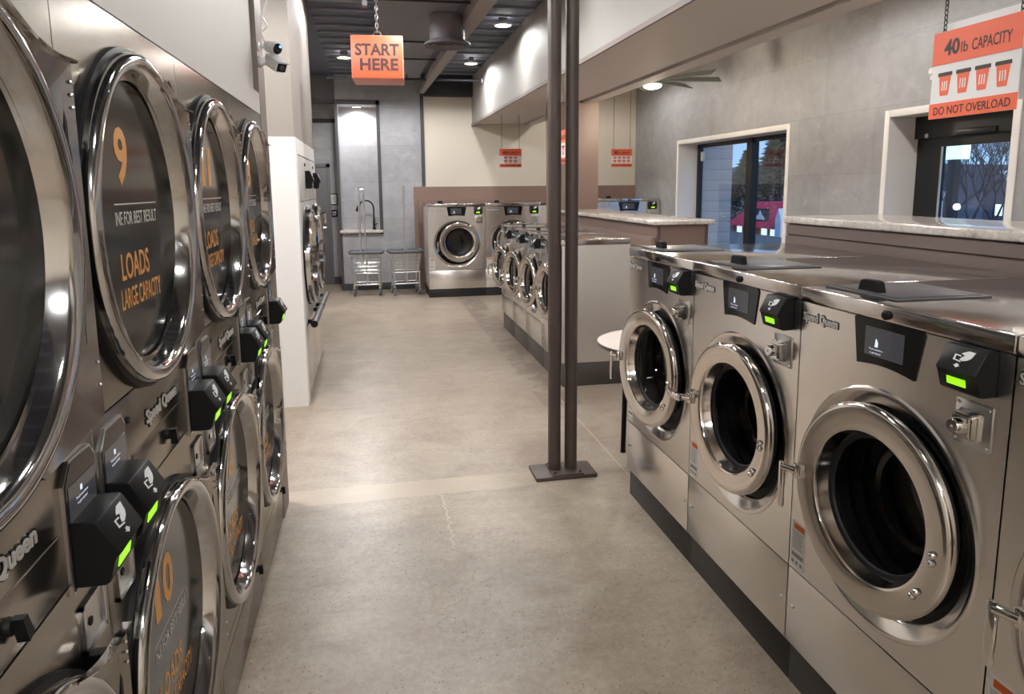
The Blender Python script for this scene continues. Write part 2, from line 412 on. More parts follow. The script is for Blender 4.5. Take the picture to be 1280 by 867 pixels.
# ------------------------------------------------------------------ the setting
XL, XR, YB, YF = -.5, 4.65, 12.14, -3.2
ZC = 3.52
struct(MB().box(-1.75, YF - .1, -.12, XR + .35, 13.2, 0).build('floor', 'floor'), 'polished beige concrete floor with aggregate specks and a paler patched strip')
mb = MB(); mb.box(-1.75, YF - .1, ZC, 1.95, 13.2, ZC + .1)
struct(mb.build('ceiling', 'dark_deck'), 'dark slate metal ceiling deck over the aisle')
mb = MB()
y = YF + .2
while y < 12.0:
    mb.box(-.53, y, ZC - .022, .12, y + .012, ZC - .001); mb.box(1.2, y, ZC - .022, 1.78, y + .012, ZC - .001); y += .36
struct(mb.build('trim_1', 'deck_rib'), 'thin pale ribs running across the dark ceiling deck')
struct(MB().box(1.95, YF - .1, 3.45, XR + .3, YB + .15, 3.55).build('ceiling_right', 'beige'), 'pale ceiling over the right side of the room')
# left side
struct(MB().box(-.62, YF, 2.052, XL - .02, 3.64, ZC, mi=0).build('wall_left', 'fascia'), 'pale painted wall above the left row of stacked dryers')
struct(MB().box(-.62, YF, 2.052, XL + .002, 3.64, 2.15).build('trim_2', 'fascia'), 'pale horizontal band just above the stacked dryers')
struct(MB().box(-.9, YF, 0, XL - .03, .55, 2.05).build('wall_left_front', 'fascia'), 'pale wall on the left behind the camera')
mb = MB(); mb.box(-1.6, 3.652, 0, XL + .002, 3.70, ZC).box(XL - .10, 3.70, 0, XL + .002, 3.86, ZC)
struct(mb.build('trim_3', 'endtrim'), 'taupe end panel closing the left dryer row from floor to ceiling')
struct(MB().box(-1.75, YF, 0, -1.6, 13.2, ZC).build('wall_left_outer', 'beige'), 'beige outer left wall behind the machines')
# column wall between the dryer groups
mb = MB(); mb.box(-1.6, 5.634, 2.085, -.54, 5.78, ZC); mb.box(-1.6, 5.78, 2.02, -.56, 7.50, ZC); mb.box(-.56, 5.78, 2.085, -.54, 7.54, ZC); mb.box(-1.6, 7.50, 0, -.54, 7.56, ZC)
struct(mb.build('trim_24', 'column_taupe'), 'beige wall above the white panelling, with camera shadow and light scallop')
mb = MB(); mb.box(-1.6, 5.628, 0, -.534, 5.775, 2.085); mb.box(-.60, 5.775, 1.965, -.534, 7.50, 2.085)
struct(mb.build('trim_4', 'column_white'), 'tall white panel facing the aisle at the end of the left dryers')
# back walls: tiled wall with a tall niche, beige wall, far left corridor wall
mb = MB()
mb.box(-.5, YB, 0, -.46, YB + .12, ZC); mb.box(-.46, YB, 0, .165, YB + .12, .96); mb.box(-.46, YB, 3.05, .165, YB + .12, ZC); mb.box(.165, YB, 0, .9, YB + .12, ZC)
mb.box(-.5, YB + .12, 0, -.46, 13.05, ZC)
mb.box(-.46, YB + .42, .9, .2, YB + .5, 3.2)
struct(mb.build('wall_back', 'tile_back'), 'grey concrete-look tiled back wall with a tall sink niche')
mb = MB(); mb.box(-.46, YB + .12, 3.05, .165, YB + .42, 3.08); mb.box(.165, YB + .12, .96, .19, YB + .42, 3.08); mb.box(-.46, YB + .12, .93, .165, YB + .42, .96)
struct(mb.build('trim_5', 'fascia'), 'white lining of the tall sink niche')
mb = MB(); mb.box(.15, YB - .015, .94, .205, YB + .005, 3.12).box(-.49, YB - .015, 3.05, .205, YB + .005, 3.12).box(-.51, YB - .015, 0, -.47, YB + .005, 3.05)
struct(mb.build('trim_6', 'charcoal'), 'dark metal edging round the tall sink niche')
struct(MB().box(.87, YB - .02, 1.73, .925, YB + .005, 3.3).build('trim_7', 'charcoal'), 'dark vertical strip between tiled wall and beige wall')
struct(MB().box(-.47, YB - .012, 0, .8, YB, .115).build('baseboard_back', 'charcoal'), 'charcoal baseboard below the tiled back wall')
struct(MB().box(.9, YB, 0, XR + .3, YB + .12, 3.5).build('wall_back_right', 'beige'), 'beige back wall above the large washers')
struct(MB().box(.9, YB - .15, 3.19, 1.77, YB, ZC).build('trim_8', 'dark_slot'), 'dark box in place of the black recess above the beige back wall')  # solid box whose dark colour stands in for the recess's darkness
mb = MB(); mb.box(.73, YB - .05, 0, 4.64, YB, 1.715); struct(mb.build('trim_9', 'brown'), 'brown laminate panel behind the large back washers')
struct(MB().box(.79, YB - .20, 0, 4.64, YB - .05, 1.50).build('trim_10', 'brown'), 'lower brown laminate step behind the large back washers')
mb = MB(); mb.box(-1.6, 13.05, 0, -.46, 13.17, ZC)
struct(mb.build('wall_back_left', 'tile_back'), 'grey tiled wall at the far left with a door and a framed notice')
struct(MB().box(-1.6, 13.03, 2.83, -.5, 13.05, 2.90).build('trim_11', 'dark_slot'), 'dark horizontal strip on the far left wall')
struct(MB().box(-1.6, 13.035, 0, -.5, 13.05, .13).build('baseboard_left', 'charcoal'), 'charcoal baseboard at the far left')
struct(MB().box(-1.6, YB + .1, 3.15, -.5, 13.05, ZC).build('ceiling_left', 'duct'), 'dropped grey ceiling over the far left corner')
# far-left door
d = struct(MB().box(-1.12, 13.0, 0, -.70, 13.05, 2.13, .004).build('door_1', 'door_grey'), 'grey painted door at the far left')
MB().box(-.735, 12.985, 0, -.675, 13.05, 2.13, .004).build('door_frame', 'door_grey', d)
MB().box(-1.6, 12.985, 2.06, -.675, 13.05, 2.13, .004).build('door_head', 'door_grey', d)
MB().tube([(-.78, 13.0, 1.02), (-.78, 12.95, 1.02), (-.86, 12.94, 1.02)], .011, 8).build('door_handle', 'zinc', d)
# right wall with a big window and a glazed door, both in deep white reveals
W1 = (7.41, 10.30, .12, 2.32); W2 = (4.50, 5.79, .02, 2.30)
mb = MB(); x0, x1 = XR, XR + .12
ys = [YF, W2[0], W2[1], W1[0], W1[1], YB + .12]
mb.box(x0, ys[0], 0, x1, ys[1], 3.5); mb.box(x0, ys[2], 0, x1, ys[3], 3.5); mb.box(x0, ys[4], 0, x1, ys[5], 3.5)
for w in (W1, W2):
    mb.box(x0, w[0], w[3], x1, w[1], 3.5); mb.box(x0, w[0], 0, x1, w[1], w[2])
struct(mb.build('wall_right', 'tile_right'), 'grey concrete-look tiled right wall with two deep openings')
struct(MB().box(-1.75, YF - .12, 0, XR + .3, YF, ZC).build('wall_front', 'beige'), 'beige wall behind the camera')
def reveal(w, k):
    mb = MB(); d = .30
    for (a, b, c, e) in ((w[0] - .02, w[0] + .006, w[2], w[3]), (w[1] - .006, w[1] + .02, w[2], w[3])): mb.box(XR - .012, a, c, XR + d, b, e)
    mb.box(XR - .012, w[0] - .02, w[3] - .006, XR + d, w[1] + .02, w[3] + .02)
    t = .055
    mb.box(XR - .014, w[0] - t, w[2], XR, w[0], w[3] + t, .003).box(XR - .014, w[1], w[2], XR, w[1] + t, w[3] + t, .003).box(XR - .014, w[0], w[3], XR, w[1], w[3] + t, .003)
    return mb.build('trim_%d' % k, 'trimwhite')
struct(reveal(W1, 12), 'white reveal and casing round the wide storefront window')
struct(reveal(W2, 13), 'white reveal and casing round the glazed exit door')
XW = XR + .30
win = MB(); fr = .06
win.box(XW, W1[0], W1[2], XW + .07, W1[0] + fr, W1[3]).box(XW, W1[1] - fr, W1[2], XW + .07, W1[1], W1[3]).box(XW, W1[0], W1[3] - fr, XW + .07, W1[1], W1[3]).box(XW, W1[0], W1[2], XW + .07, W1[1], W1[2] + fr)
win.box(XW - .02, 8.66, W1[2], XW + .08, 8.80, W1[3])
win = struct(win.build('window_1', 'frame_black'), 'wide black-framed storefront window with two panes')
MB().box(XW + .03, W1[0] + fr, W1[2] + fr, XW + .036, 8.66, W1[3] - fr).build('pane', 'glass_win', win)
MB().box(XW + .03, 8.80, W1[2] + fr, XW + .036, W1[1] - fr, W1[3] - fr).build('pane', 'glass_win', win)
MB().box(XW - .03, 10.05, 2.06, XW - .002, 10.13, 2.20, .006).build('window_sensor', 'cam_white', win)['label'] = 'white sensor box on the black frame'
dr = MB(); a, b = W2[0], W2[1]
dr.box(XW, 5.50, .03, XW + .05, b, 2.10); dr.box(XW, a, .03, XW + .05, 4.60, 2.10); dr.box(XW, 4.60, 2.02, XW + .05, 5.50, 2.10); dr.box(XW, 4.60, .03, XW + .05, 5.50, .3)
dr.box(XW - .04, a, 2.10, XW + .06, b, 2.30)
dr = struct(dr.build('door_2', 'frame_black'), 'black metal exit door with a tall glass pane')
MB().box(XW + .022, 4.60, .3, XW + .028, 5.50, 2.02).build('pane', 'glass_win', dr)
MB().box(XW - .055, 4.9, 2.10, XW - .0, 5.3, 2.15, .006).build('door_closer', 'frame_black', dr)
MB().tube([(XW, 5.62, 2.12), (XW - .06, 5.62, 2.12)], .02, 12).build('knob', 'zinc', dr)
MB().box(XW - .004, 5.480, .3, XW + .002, 5.50, 2.02).build('glazing_bead', 'zinc', dr)

# ------------------------------------------------------------------ soffit, beams, ducts
def hx(name, m, pts): return MB().hexa(pts).build(name, m)
ZS = 2.70
# long boxed soffit, a touch askew to the walls as in the photograph
mb = MB(); A = (1.79, YF, 1.735, YB)
mb.hexa([(1.79, YF, ZS - .01), (1.83, YF, ZS - .01), (1.775, YB, ZS + .05), (1.735, YB, ZS + .05), (1.79, YF, ZC + .02), (1.83, YF, ZC + .02), (1.775, YB, ZC + .02), (1.735, YB, ZC + .02)])
struct(mb.build('trim_14', 'soffit_face'), 'tall pale vertical face of the long soffit above the washers')
mb = MB(); mb.hexa([(1.80, YF, ZS), (2.66, YF, ZS), (2.58, YB, ZS + .055), (1.745, YB, ZS + .055), (1.80, YF, ZS + .05), (2.66, YF, ZS + .05), (2.58, YB, ZS + .10), (1.745, YB, ZS + .10)])
struct(mb.build('trim_15', 'soffit_under'), 'taupe underside of the long soffit')
mb = MB(); mb.hexa([(2.72, YF, ZS - .01), (2.90, YF, ZS - .01), (2.80, YB, ZS + .045), (2.64, YB, ZS + .045), (2.72, YF, 3.45), (2.90, YF, 3.45), (2.80, YB, 3.45), (2.64, YB, 3.45)])
struct(mb.build('trim_16', 'soffit_under'), 'pale lip along the right edge of the soffit')
mb = MB(); mb.hexa([(2.64, YF, ZS + .03), (2.73, YF, ZS + .03), (2.66, YB, ZS + .085), (2.57, YB, ZS + .085), (2.64, YF, ZS + .06), (2.73, YF, ZS + .06), (2.66, YB, ZS + .12), (2.57, YB, ZS + .12)])
struct(mb.build('trim_17', 'dark_slot'), 'dark slot along the soffit underside')
mb = MB(); mb.hexa([(1.780, YF, ZS - .035), (1.80, YF, ZS - .035), (1.745, YB, ZS + .025), (1.725, YB, ZS + .025), (1.780, YF, ZS), (1.80, YF, ZS), (1.745, YB, ZS + .06), (1.725, YB, ZS + .06)])
struct(mb.build('trim_18', 'endtrim'), 'thin metal edge along the bottom of the soffit face')
# grey dropped panel, slot and pale beam on the aisle ceiling
mb = MB(); mb.hexa([(.12, YF, 3.33), (1.02, YF, 3.33), (.80, 11.6, 3.36), (.12, 11.6, 3.36), (.12, YF, ZC), (1.02, YF, ZC), (.80, 11.6, ZC), (.12, 11.6, ZC)])
struct(mb.build('trim_19', 'duct'), 'wide grey dropped panel along the middle of the dark ceiling')
mb = MB()
for yy in (2.6, 4.6, 6.6, 8.4, 9.5): mb.box(.125, yy, 3.322, .95, yy + .012, 3.34)
struct(mb.build('trim_20', 'dark_slot'), 'fine joints across the grey dropped ceiling panel')
mb = MB(); mb.hexa([(1.12, YF, 3.30), (1.42, YF, 3.30), (.93, YB - .15, 3.22), (.86, YB - .15, 3.22), (1.12, YF, 3.42), (1.42, YF, 3.42), (.93, YB - .15, 3.34), (.86, YB - .15, 3.34)])
struct(mb.build('trim_21', 'duct_pale'), 'paler tapering beam running along the dark ceiling')

# ------------------------------------------------------------------ lettering on things is built with MB.text
# ------------------------------------------------------------------ washers
def reader(parent, x, z, w=.115, h=.145, y=0., depth=1., name='card_reader', lcd='lime'):
    """black wedge-shaped card reader with lime display; front faces -y"""
    k = h / .145; d = depth
    prof = [(0, 0), (-.045 * d, 0), (-.054 * d, .008 * k), (-.062 * d, .062 * k), (-.072 * d, .067 * k), (-.072 * d, .072 * k), (-.040 * d, h), (0, h)]
    mb = MB()
    n = len(prof)
    A = mb.verts([(x - w / 2, y + p, z + q) for p, q in prof]); B = mb.verts([(x + w / 2, y + p, z + q) for p, q in prof])
    for i in range(n): mb._f([A[i], A[(i + 1) % n], B[(i + 1) % n], B[i]])
    mb._f(A); mb._f(B)
    bmesh.ops.bevel(mb.bm, geom=mb.bm.edges[:], offset=.0025, segments=1, affect='EDGES')
    r = mb.build(name, 'black', parent)
    d_ = d
    # lcd on lower face
    def lower(u, v, d):   # u in [-.5,.5], v in 0..1 along lower slanted face
        p0 = Vector((x, y - .054 * d_, z + .008 * k)); p1 = Vector((x, y - .062 * d_, z + .062 * k)); q = p0.lerp(p1, v); q.x += u * w; q.y -= d; return q
    def upper(u, v, d):
        p0 = Vector((x, y - .072 * d_, z + .072 * k)); p1 = Vector((x, y - .040 * d_, z + h)); nrm = Vector((0, -(h - .072 * k), .032 * d_)).normalized()
        q = p0.lerp(p1, v); q.x += u * w; q += nrm * d; return q
    m2 = MB(); c4 = [(-.27, .28), (.19, .28), (.19, .72), (-.27, .72)]
    m2.hexa([lower(u, v, .0) for u, v in c4] + [lower(u, v, .0018) for u, v in c4]); m2.build('lcd_screen', lcd, r)
    m3 = MB()
    def ext(pts):
        pts = [(u * .82 + .04, .5 + (v - .5) * .9) for u, v in pts]
        a = m3.verts([upper(u, v, .0004) for u, v in pts]); b = m3.verts([upper(u, v, .0014) for u, v in pts])
        for i in range(len(pts)): m3._f([a[i], a[(i + 1) % len(pts)], b[(i + 1) % len(pts)], b[i]])
        m3._f(b)
    hand = [(-.06, .46), (.03, .42), (.10, .46), (.17, .50), (.25, .62), (.30, .90), (.10, .90), (-.02, .80), (-.08, .72), (.0, .70), (.04, .66), (-.02, .58)]
    ext(hand)
    for seg in ([(-.24, .40), (-.20, .40), (-.20, .66), (-.24, .66)], [(-.20, .40), (.0, .36), (.0, .41), (-.20, .45)], [(-.20, .62), (-.06, .60), (-.06, .65), (-.20, .66)]): ext(seg)
    ext([(-.16, .20), (-.06, .10), (.04, .20), (-.02, .20), (-.02, .27), (-.10, .27), (-.10, .20)])
    m3.build('hand_icon', 'white_ink', r)
    return r

def washer(label, W, H, base, D, group, loc, rz, open_deg=6., handle='down', base_mat='base', yo=-.024, lip=.05, name='washing_machine', hatch=True):
    sx = W / .774; sz = (H - base) / (1.382 - .16); Z = lambda z: base + (z - .16) * sz; X = lambda x: x * sx
    s = min(sx, sz) * 1.0
    t = thing(name, label, 'washing machine', loc, rz, group)
    hw = W / 2 - .0025
    MB().box(-W / 2, .022, 0, W / 2, D, base - .004, .002).build('plinth', base_mat, t)
    # body shell, open at the front
    mb = MB(); zt = H - lip
    P = lambda a, b, c, d: mb.poly([a, b, c, d])
    P((-hw, 0, base), (-hw, D, base), (-hw, D, zt), (-hw, 0, zt)); P((hw, 0, base), (hw, D, base), (hw, D, zt), (hw, 0, zt))
    P((-hw, D, base), (hw, D, base), (hw, D, zt), (-hw, D, zt)); P((-hw, .001, base), (hw, .001, base), (hw, D, base), (-hw, D, base)); P((-hw, .001, zt), (hw, .001, zt), (hw, D, zt), (-hw, D, zt))
    # creased side panel with a shallow raised field
    for sg in (-1, 1):
        for q in (.18, .42, .70): mb.box(sg * (hw - .001) - .0016, D * q, base + .05, sg * (hw - .001) + .0016, D * q + .012, zt - .05)
    mb.build('cabinet', 'steel_side', t, smooth=30)
    xe, ze, re = X(.0), Z(.805), .345 * s
    xc, zc, rd, rh = X(.026), Z(.832), .284 * s, .205 * s
    pan = Z(.429)
    mb = MB(); rin = rd + .008 * s
    mb.holed(-hw, hw, pan + .002, zt, xe, ze, re, 0)
    # embossed dish round the door
    mb.lathe([(re, 0), (re - .006 * s, -.004), (re - .014 * s, -.003), (re - .018 * s, -.001), (rin + .006, .016), (rin + .002, .019), (rin - .004, .030)], 72, 'y', (xe, 0, ze), mi=1)
    bend = .012
    for sg in (-1, 1): mb.poly([(sg * hw, 0, pan + .002), (sg * hw, bend, pan + .002), (sg * hw, bend, zt), (sg * hw, 0, zt)])
    mb.build('front_panel', ['steel', 'dish'], t)
    mb = MB(); mb.box(-hw, 0, base, hw, .012, pan - .002, .0015)
    lp = mb.build('lower_panel', 'steel', t)
    for xx in (-hw + .03, hw - .03): MB().lathe([(0, -.004), (.005, -.003), (.007, .001)], 10, 'y', (xx, 0, base + (pan - base) * .5)).build('screw', 'zinc', lp)
    # worktop with front lip
    mb = MB(); mb.box(-W / 2 + .0015, -.006, H - lip + .003, W / 2 - .0015, D, H, .006, seg=3); tp = mb.build('top_panel', 'steel_top', t)
    MB().lathe([(0, -.012), (.009, -.011), (.013, -.007), (.013, 0)], 16, 'y', (X(0), -.006, H - lip * .55)).build('lock_plug', 'black', tp)
    if hatch:
        hx0, hx1 = X(-.35), X(-.09); hy0, hy1 = .05, .05 + .31 * s
        h = MB().box(hx0, hy0, H, hx1 + .05, hy1, H + .005, .002).box(hx0 + .018, hy0 + .018, H + .005, hx1 + .032, hy1 - .018, H + .0075, .002).build('soap_hatch', 'grey_hatch', t)
        MB().prism([(hx0 + .115, H + .005), (hx0 + .125, H + .035), (hx0 + .135, H + .04), (hx0 + .185, H + .04), (hx0 + .195, H + .035), (hx0 + .205, H + .005)], 'y', hy0 + .03, hy0 + .055).build('hatch_handle', 'black', h)
    # display
    dz0, dz1 = Z(1.208), Z(1.335)
    poly = [(X(-.13), dz1 - .006), (X(-.124), dz1), (X(.124), dz1), (X(.132), dz1 - .010), (X(.108), dz0 - .006)] + [(X(.108 - .216 * k / 8), dz0 - .006 + .010 * math.sin(PI * k / 8) ) for k in range(1, 8)] + [(X(-.110), dz0 - .006)]
    dsp = MB().prism(poly, 'y', -.004, .004).build('display', 'gloss_black', t)
    scn = MB().box(X(-.08), -.0055, dz0 + .026, X(.066), -.0035, dz1 - .022).build('touch_screen', 'screen', dsp)
    m = MB(); m.text('Touch anywhere', X(-.062), dz0 + .041, X(-.008), dz0 + .047, -.0058, 0).text('to get started', X(-.058), dz0 + .031, X(-.016), dz0 + .037, -.0058, 0)
    m.poly([(X(-.04), -.0058, dz0 + .052), (X(-.028), -.0058, dz0 + .052), (X(-.027), -.0058, dz0 + .064), (X(-.033), -.0058, dz0 + .074), (X(-.037), -.0058, dz0 + .074), (X(-.038), -.0058, dz0 + .064)])
    m.build('screen_lettering', 'screen_ink', dsp)
    reader(t, X(.290), Z(1.228), .112 * s, .106 * s, depth=.85, lcd='screen' if base_mat == 'base_grey' else 'lime')
    # coin vault
    cx0, cx1, cz0, cz1 = X(.243), X(.345), Z(1.098), Z(1.203)
    cv = MB().box(cx0, -.004, cz0, cx1, .006, cz1, .0015).build('coin_vault', 'zinc', t)
    cxm, czm = (cx0 + cx1) / 2, (cz0 + cz1) / 2
    m = MB(); a, b = .035 * s, .027 * s
    m.hexa([(cxm - a, -.004, czm - a), (cxm + a, -.004, czm - a), (cxm + a, -.004, czm + a), (cxm - a, -.004, czm + a), (cxm - b, -.038, czm - b), (cxm + b, -.038, czm - b), (cxm + b, -.038, czm + b), (cxm - b, -.038, czm + b)])
    bmesh.ops.bevel(m.bm, geom=m.bm.edges[:], offset=.005, segments=2, affect='EDGES'); m.build('vault_housing', 'chrome', cv)
    MB().lathe([(0, -.052), (.004, -.052), (.004, -.056), (.016, -.056), (.019, -.051), (.019, -.034)], 20, 'y', (cxm - .004, 0, czm)).build('vault_lock', 'chrome', cv)
    for u in (cx0 + .008, cx1 - .008):
        for w_ in (cz0 + .008, cz1 - .008): MB().lathe([(0, -.008), (.003, -.0075), (.004, -.004)], 8, 'y', (u, 0, w_)).build('screw', 'zinc', cv)
    # badge
    bx0, bx1, bz0, bz1 = X(-.372), X(-.205), Z(1.268), Z(1.303)
    bd = MB().text('Speed Queen', bx0 - .003, bz0 - .003, bx1 + .003, bz1 + .003, 0, .002, .05).build('badge', 'black', t)
    MB().text('Speed Queen', bx0, bz0, bx1, bz1, -.002, .002, .022).build('badge_lettering', 'badge_metal', bd)
    # warning sticker
    lx0, lx1, lz0, lz1 = X(-.375), X(-.305), Z(.445), Z(.60)
    m = MB(); m.box(lx0, -.0008, lz0, lx1, 0, lz1, mi=0); hgt = lz1 - lz0
    m.box(lx0 + .012, -.0012, lz1 - hgt * .17, lx1 - .003, -.0008, lz1 - hgt * .04, mi=1)
    for k in range(11): m.box(lx0 + .005, -.0011, lz1 - hgt * (.23 + .038 * k), lx1 - .006 - (k % 3) * .006, -.0008, lz1 - hgt * (.215 + .038 * k), mi=2)
    m.box(lx0 + .004, -.0011, lz0 + hgt * .20, lx1 - .004, -.0008, lz0 + hgt * .30, mi=2)
    for k in range(3): m.box(lx0 + .005 + .022 * k, -.0011, lz0 + hgt * .05, lx0 + .018 + .022 * k, -.0008, lz0 + hgt * .13, mi=2)
    m.build('warning_sticker', ['paper', 'label_orange', 'label_grey'], t)['label'] = 'white warning sticker with an orange header'
    # bellows and drum seen through the glass
    MB().lathe([(rin + .01, .030), (rd - .01, .018), (rd - .02, .022), (rh + .035, .030), (rh + .02, .06), (rh + .03, .08), (rh + .01, .10), (rh + .02, .13)], 64, 'y', (xc, 0, zc)).build('door_gasket', 'rubber', t)
    m = MB(); rb = rh + .05
    m.lathe([(rh + .02, .13), (rh + .06, .14), (rb + .02, .16), (rb + .02, D * .72), (rb - .03, D * .74), (rb * .5, D * .72), (0, D * .71)], 48, 'y', (xc, 0, zc))
    for k in range(3):
        a = .5 + k * 2 * PI / 3; u, w_ = math.cos(a), math.sin(a); q = rb + .02
        pts = [(xc + u * q - w_ * .05, zc + w_ * q + u * .05), (xc + u * (q - .09), zc + w_ * (q - .09)), (xc + u * q + w_ * .05, zc + w_ * q - u * .05)]
        m.prism(pts, 'y', .17, D * .71)
    m.build('drum', 'drum', t)
    # door: swings on the right-hand hinge
    hxp = xc + rd; dr = MB(); ox, oz = -rd, 0.
    e = s
    prof = [(rd - .010 * e, .002), (rd, -.004 * e), (rd + .001, -.016 * e), (rd - .003 * e, -.024 * e), (rd - .009 * e, -.028 * e), (rd - .015 * e, -.030 * e), (rd - .017 * e, -.030 * e), (rh + .010 * e, -.0235 * e), (rh + .008 * e, -.023 * e), (rh + .002 * e, -.020 * e), (rh, -.015 * e), (rh - .0010 * e, -.011 * e), (rh - .006 * e, .006 * e), (rh - .011 * e, .020 * e), (rh - .008 * e, .026 * e), (rh + .02 * e, .004)]
    dr.lathe(prof, 80, 'y', (ox, 0, oz), closed=True)
    drr = dr.build('door', 'ring', t, (hxp, yo, zc), (0, 0, math.radians(open_deg)))
    MB().lathe([(rd - .012, -.004), (rd - .016 * e, .002), (rd - .016 * e, .020), (rd - .03 * e, .022), (rh + .01, .018)], 64, 'y', (ox, 0, oz)).build('door_seal', 'rubber', drr)
    MB().lathe([(rh - .011 * e, .022), (rh - .020 * e, .05), (rh - .032 * e, .10), (rh * .74, .150), (rh * .66, .158), (rh * .64, .150), (rh * .40, .156), (0, .158)], 56, 'y', (ox, 0, oz)).build('door_glass', 'glass_door', drr)
    MB().lathe([(rh - .010 * e, .021), (rh - .022 * e, .024), (rh - .026 * e, .030), (rh - .022 * e, .036), (rh - .008 * e, .030)], 56, 'y', (ox, 0, oz), closed=True).build('glass_rim', 'rubber', drr)
    hm = MB(); xl = -2 * rd + .018 * e; yl = -.03 * e
    hm.box(xl - .014, yl - .014, -.022, xl + .018, yl + .006, .022, .005)
    if handle == 'down':
        hm.tube([(xl, yl - .010, 0), (xl - .022, yl - .018, 0), (xl - .046, yl - .022, -.002)], [.012, .011, .0115], 12)
        hm.box(xl - .060, yl - .030, -.135 * e, xl - .036, yl - .017, .014, .006, seg=2)
    else:
        hm.tube([(xl, yl - .008, 0), (xl - .006, yl - .03, .004), (xl - .012, yl - .048, .006)], [.014, .013, .0125], 12)
        hm.box(xl - .095, yl - .060, -.010, xl + .006, yl - .040, .018, .006)
    hm.build('door_handle', 'chrome', drr)
    for a in (-.10, -.62):
        for da in (-.045, .045):
            MB().lathe([(0, -.008), (.005, -.007), (.009, -.003), (.010, .002)], 14, 'y', (ox + (rd - .045 * e) * math.cos(a + da), -.030 * e, oz + (rd - .045 * e) * math.sin(a + da))).build('hinge_bolt', 'chrome', drr)
    return t

M['grey_hatch'] = mat('grey_hatch', srgb(84, 84, 88), .35)
XRW = 1.344; wR = .774
YRS = [3.174 - k * wR for k in range(4)]
labs = ['stainless washer at the far end of the right row, beside the round white table',
        'second washer from the far end of the right row, its chrome lever pulled sideways',
        'large stainless washer shown whole at the right, nearest one in full view',
        'nearest stainless washer, cut off by the right edge, only its handle and seam showing']
for k, yy in enumerate(YRS):
    washer(labs[k], wR, 1.382, .160, .90, 'forty pound washers in the right row', (XRW, yy, 0), -PI / 2, (5.5, 2., 3., 3.)[k], 'side' if k == 1 else 'down')
wI = .6875
labs = ['nearest island washer, mostly hidden behind the twin steel posts', 'second island washer, just left of the twin steel posts',
        'third island washer along the aisle, counted from the twin posts', 'farthest island washer, next to the large washers at the back wall']
for k in range(4):
    washer(labs[k], wI, 1.262, .205, .615, 'small washers in the middle island', (1.54, 5.70 + wI * (k + .5), 0), -PI / 2, (5., 7., 10., 12.)[k], 'down', 'base_grey')
labs = ['large stainless washer at the back wall beside the two carts', 'large stainless washer at the back wall, half hidden by the island row', 'large stainless washer at the back wall hidden behind the twin posts']
for k in range(3):
    washer(labs[k], .893, 1.455, .135, .95, 'large washers along the back wall', (.858 + .893 * (k + .5), 10.97, 0), 0., .5, 'down', yo=-.008)
washer('extra large stainless washer in the back right corner behind the granite counter', 1.06, 1.50, .135, .95, 'large washers along the back wall', (4.11, 10.97, 0), 0., .5, 'down', yo=-.008)

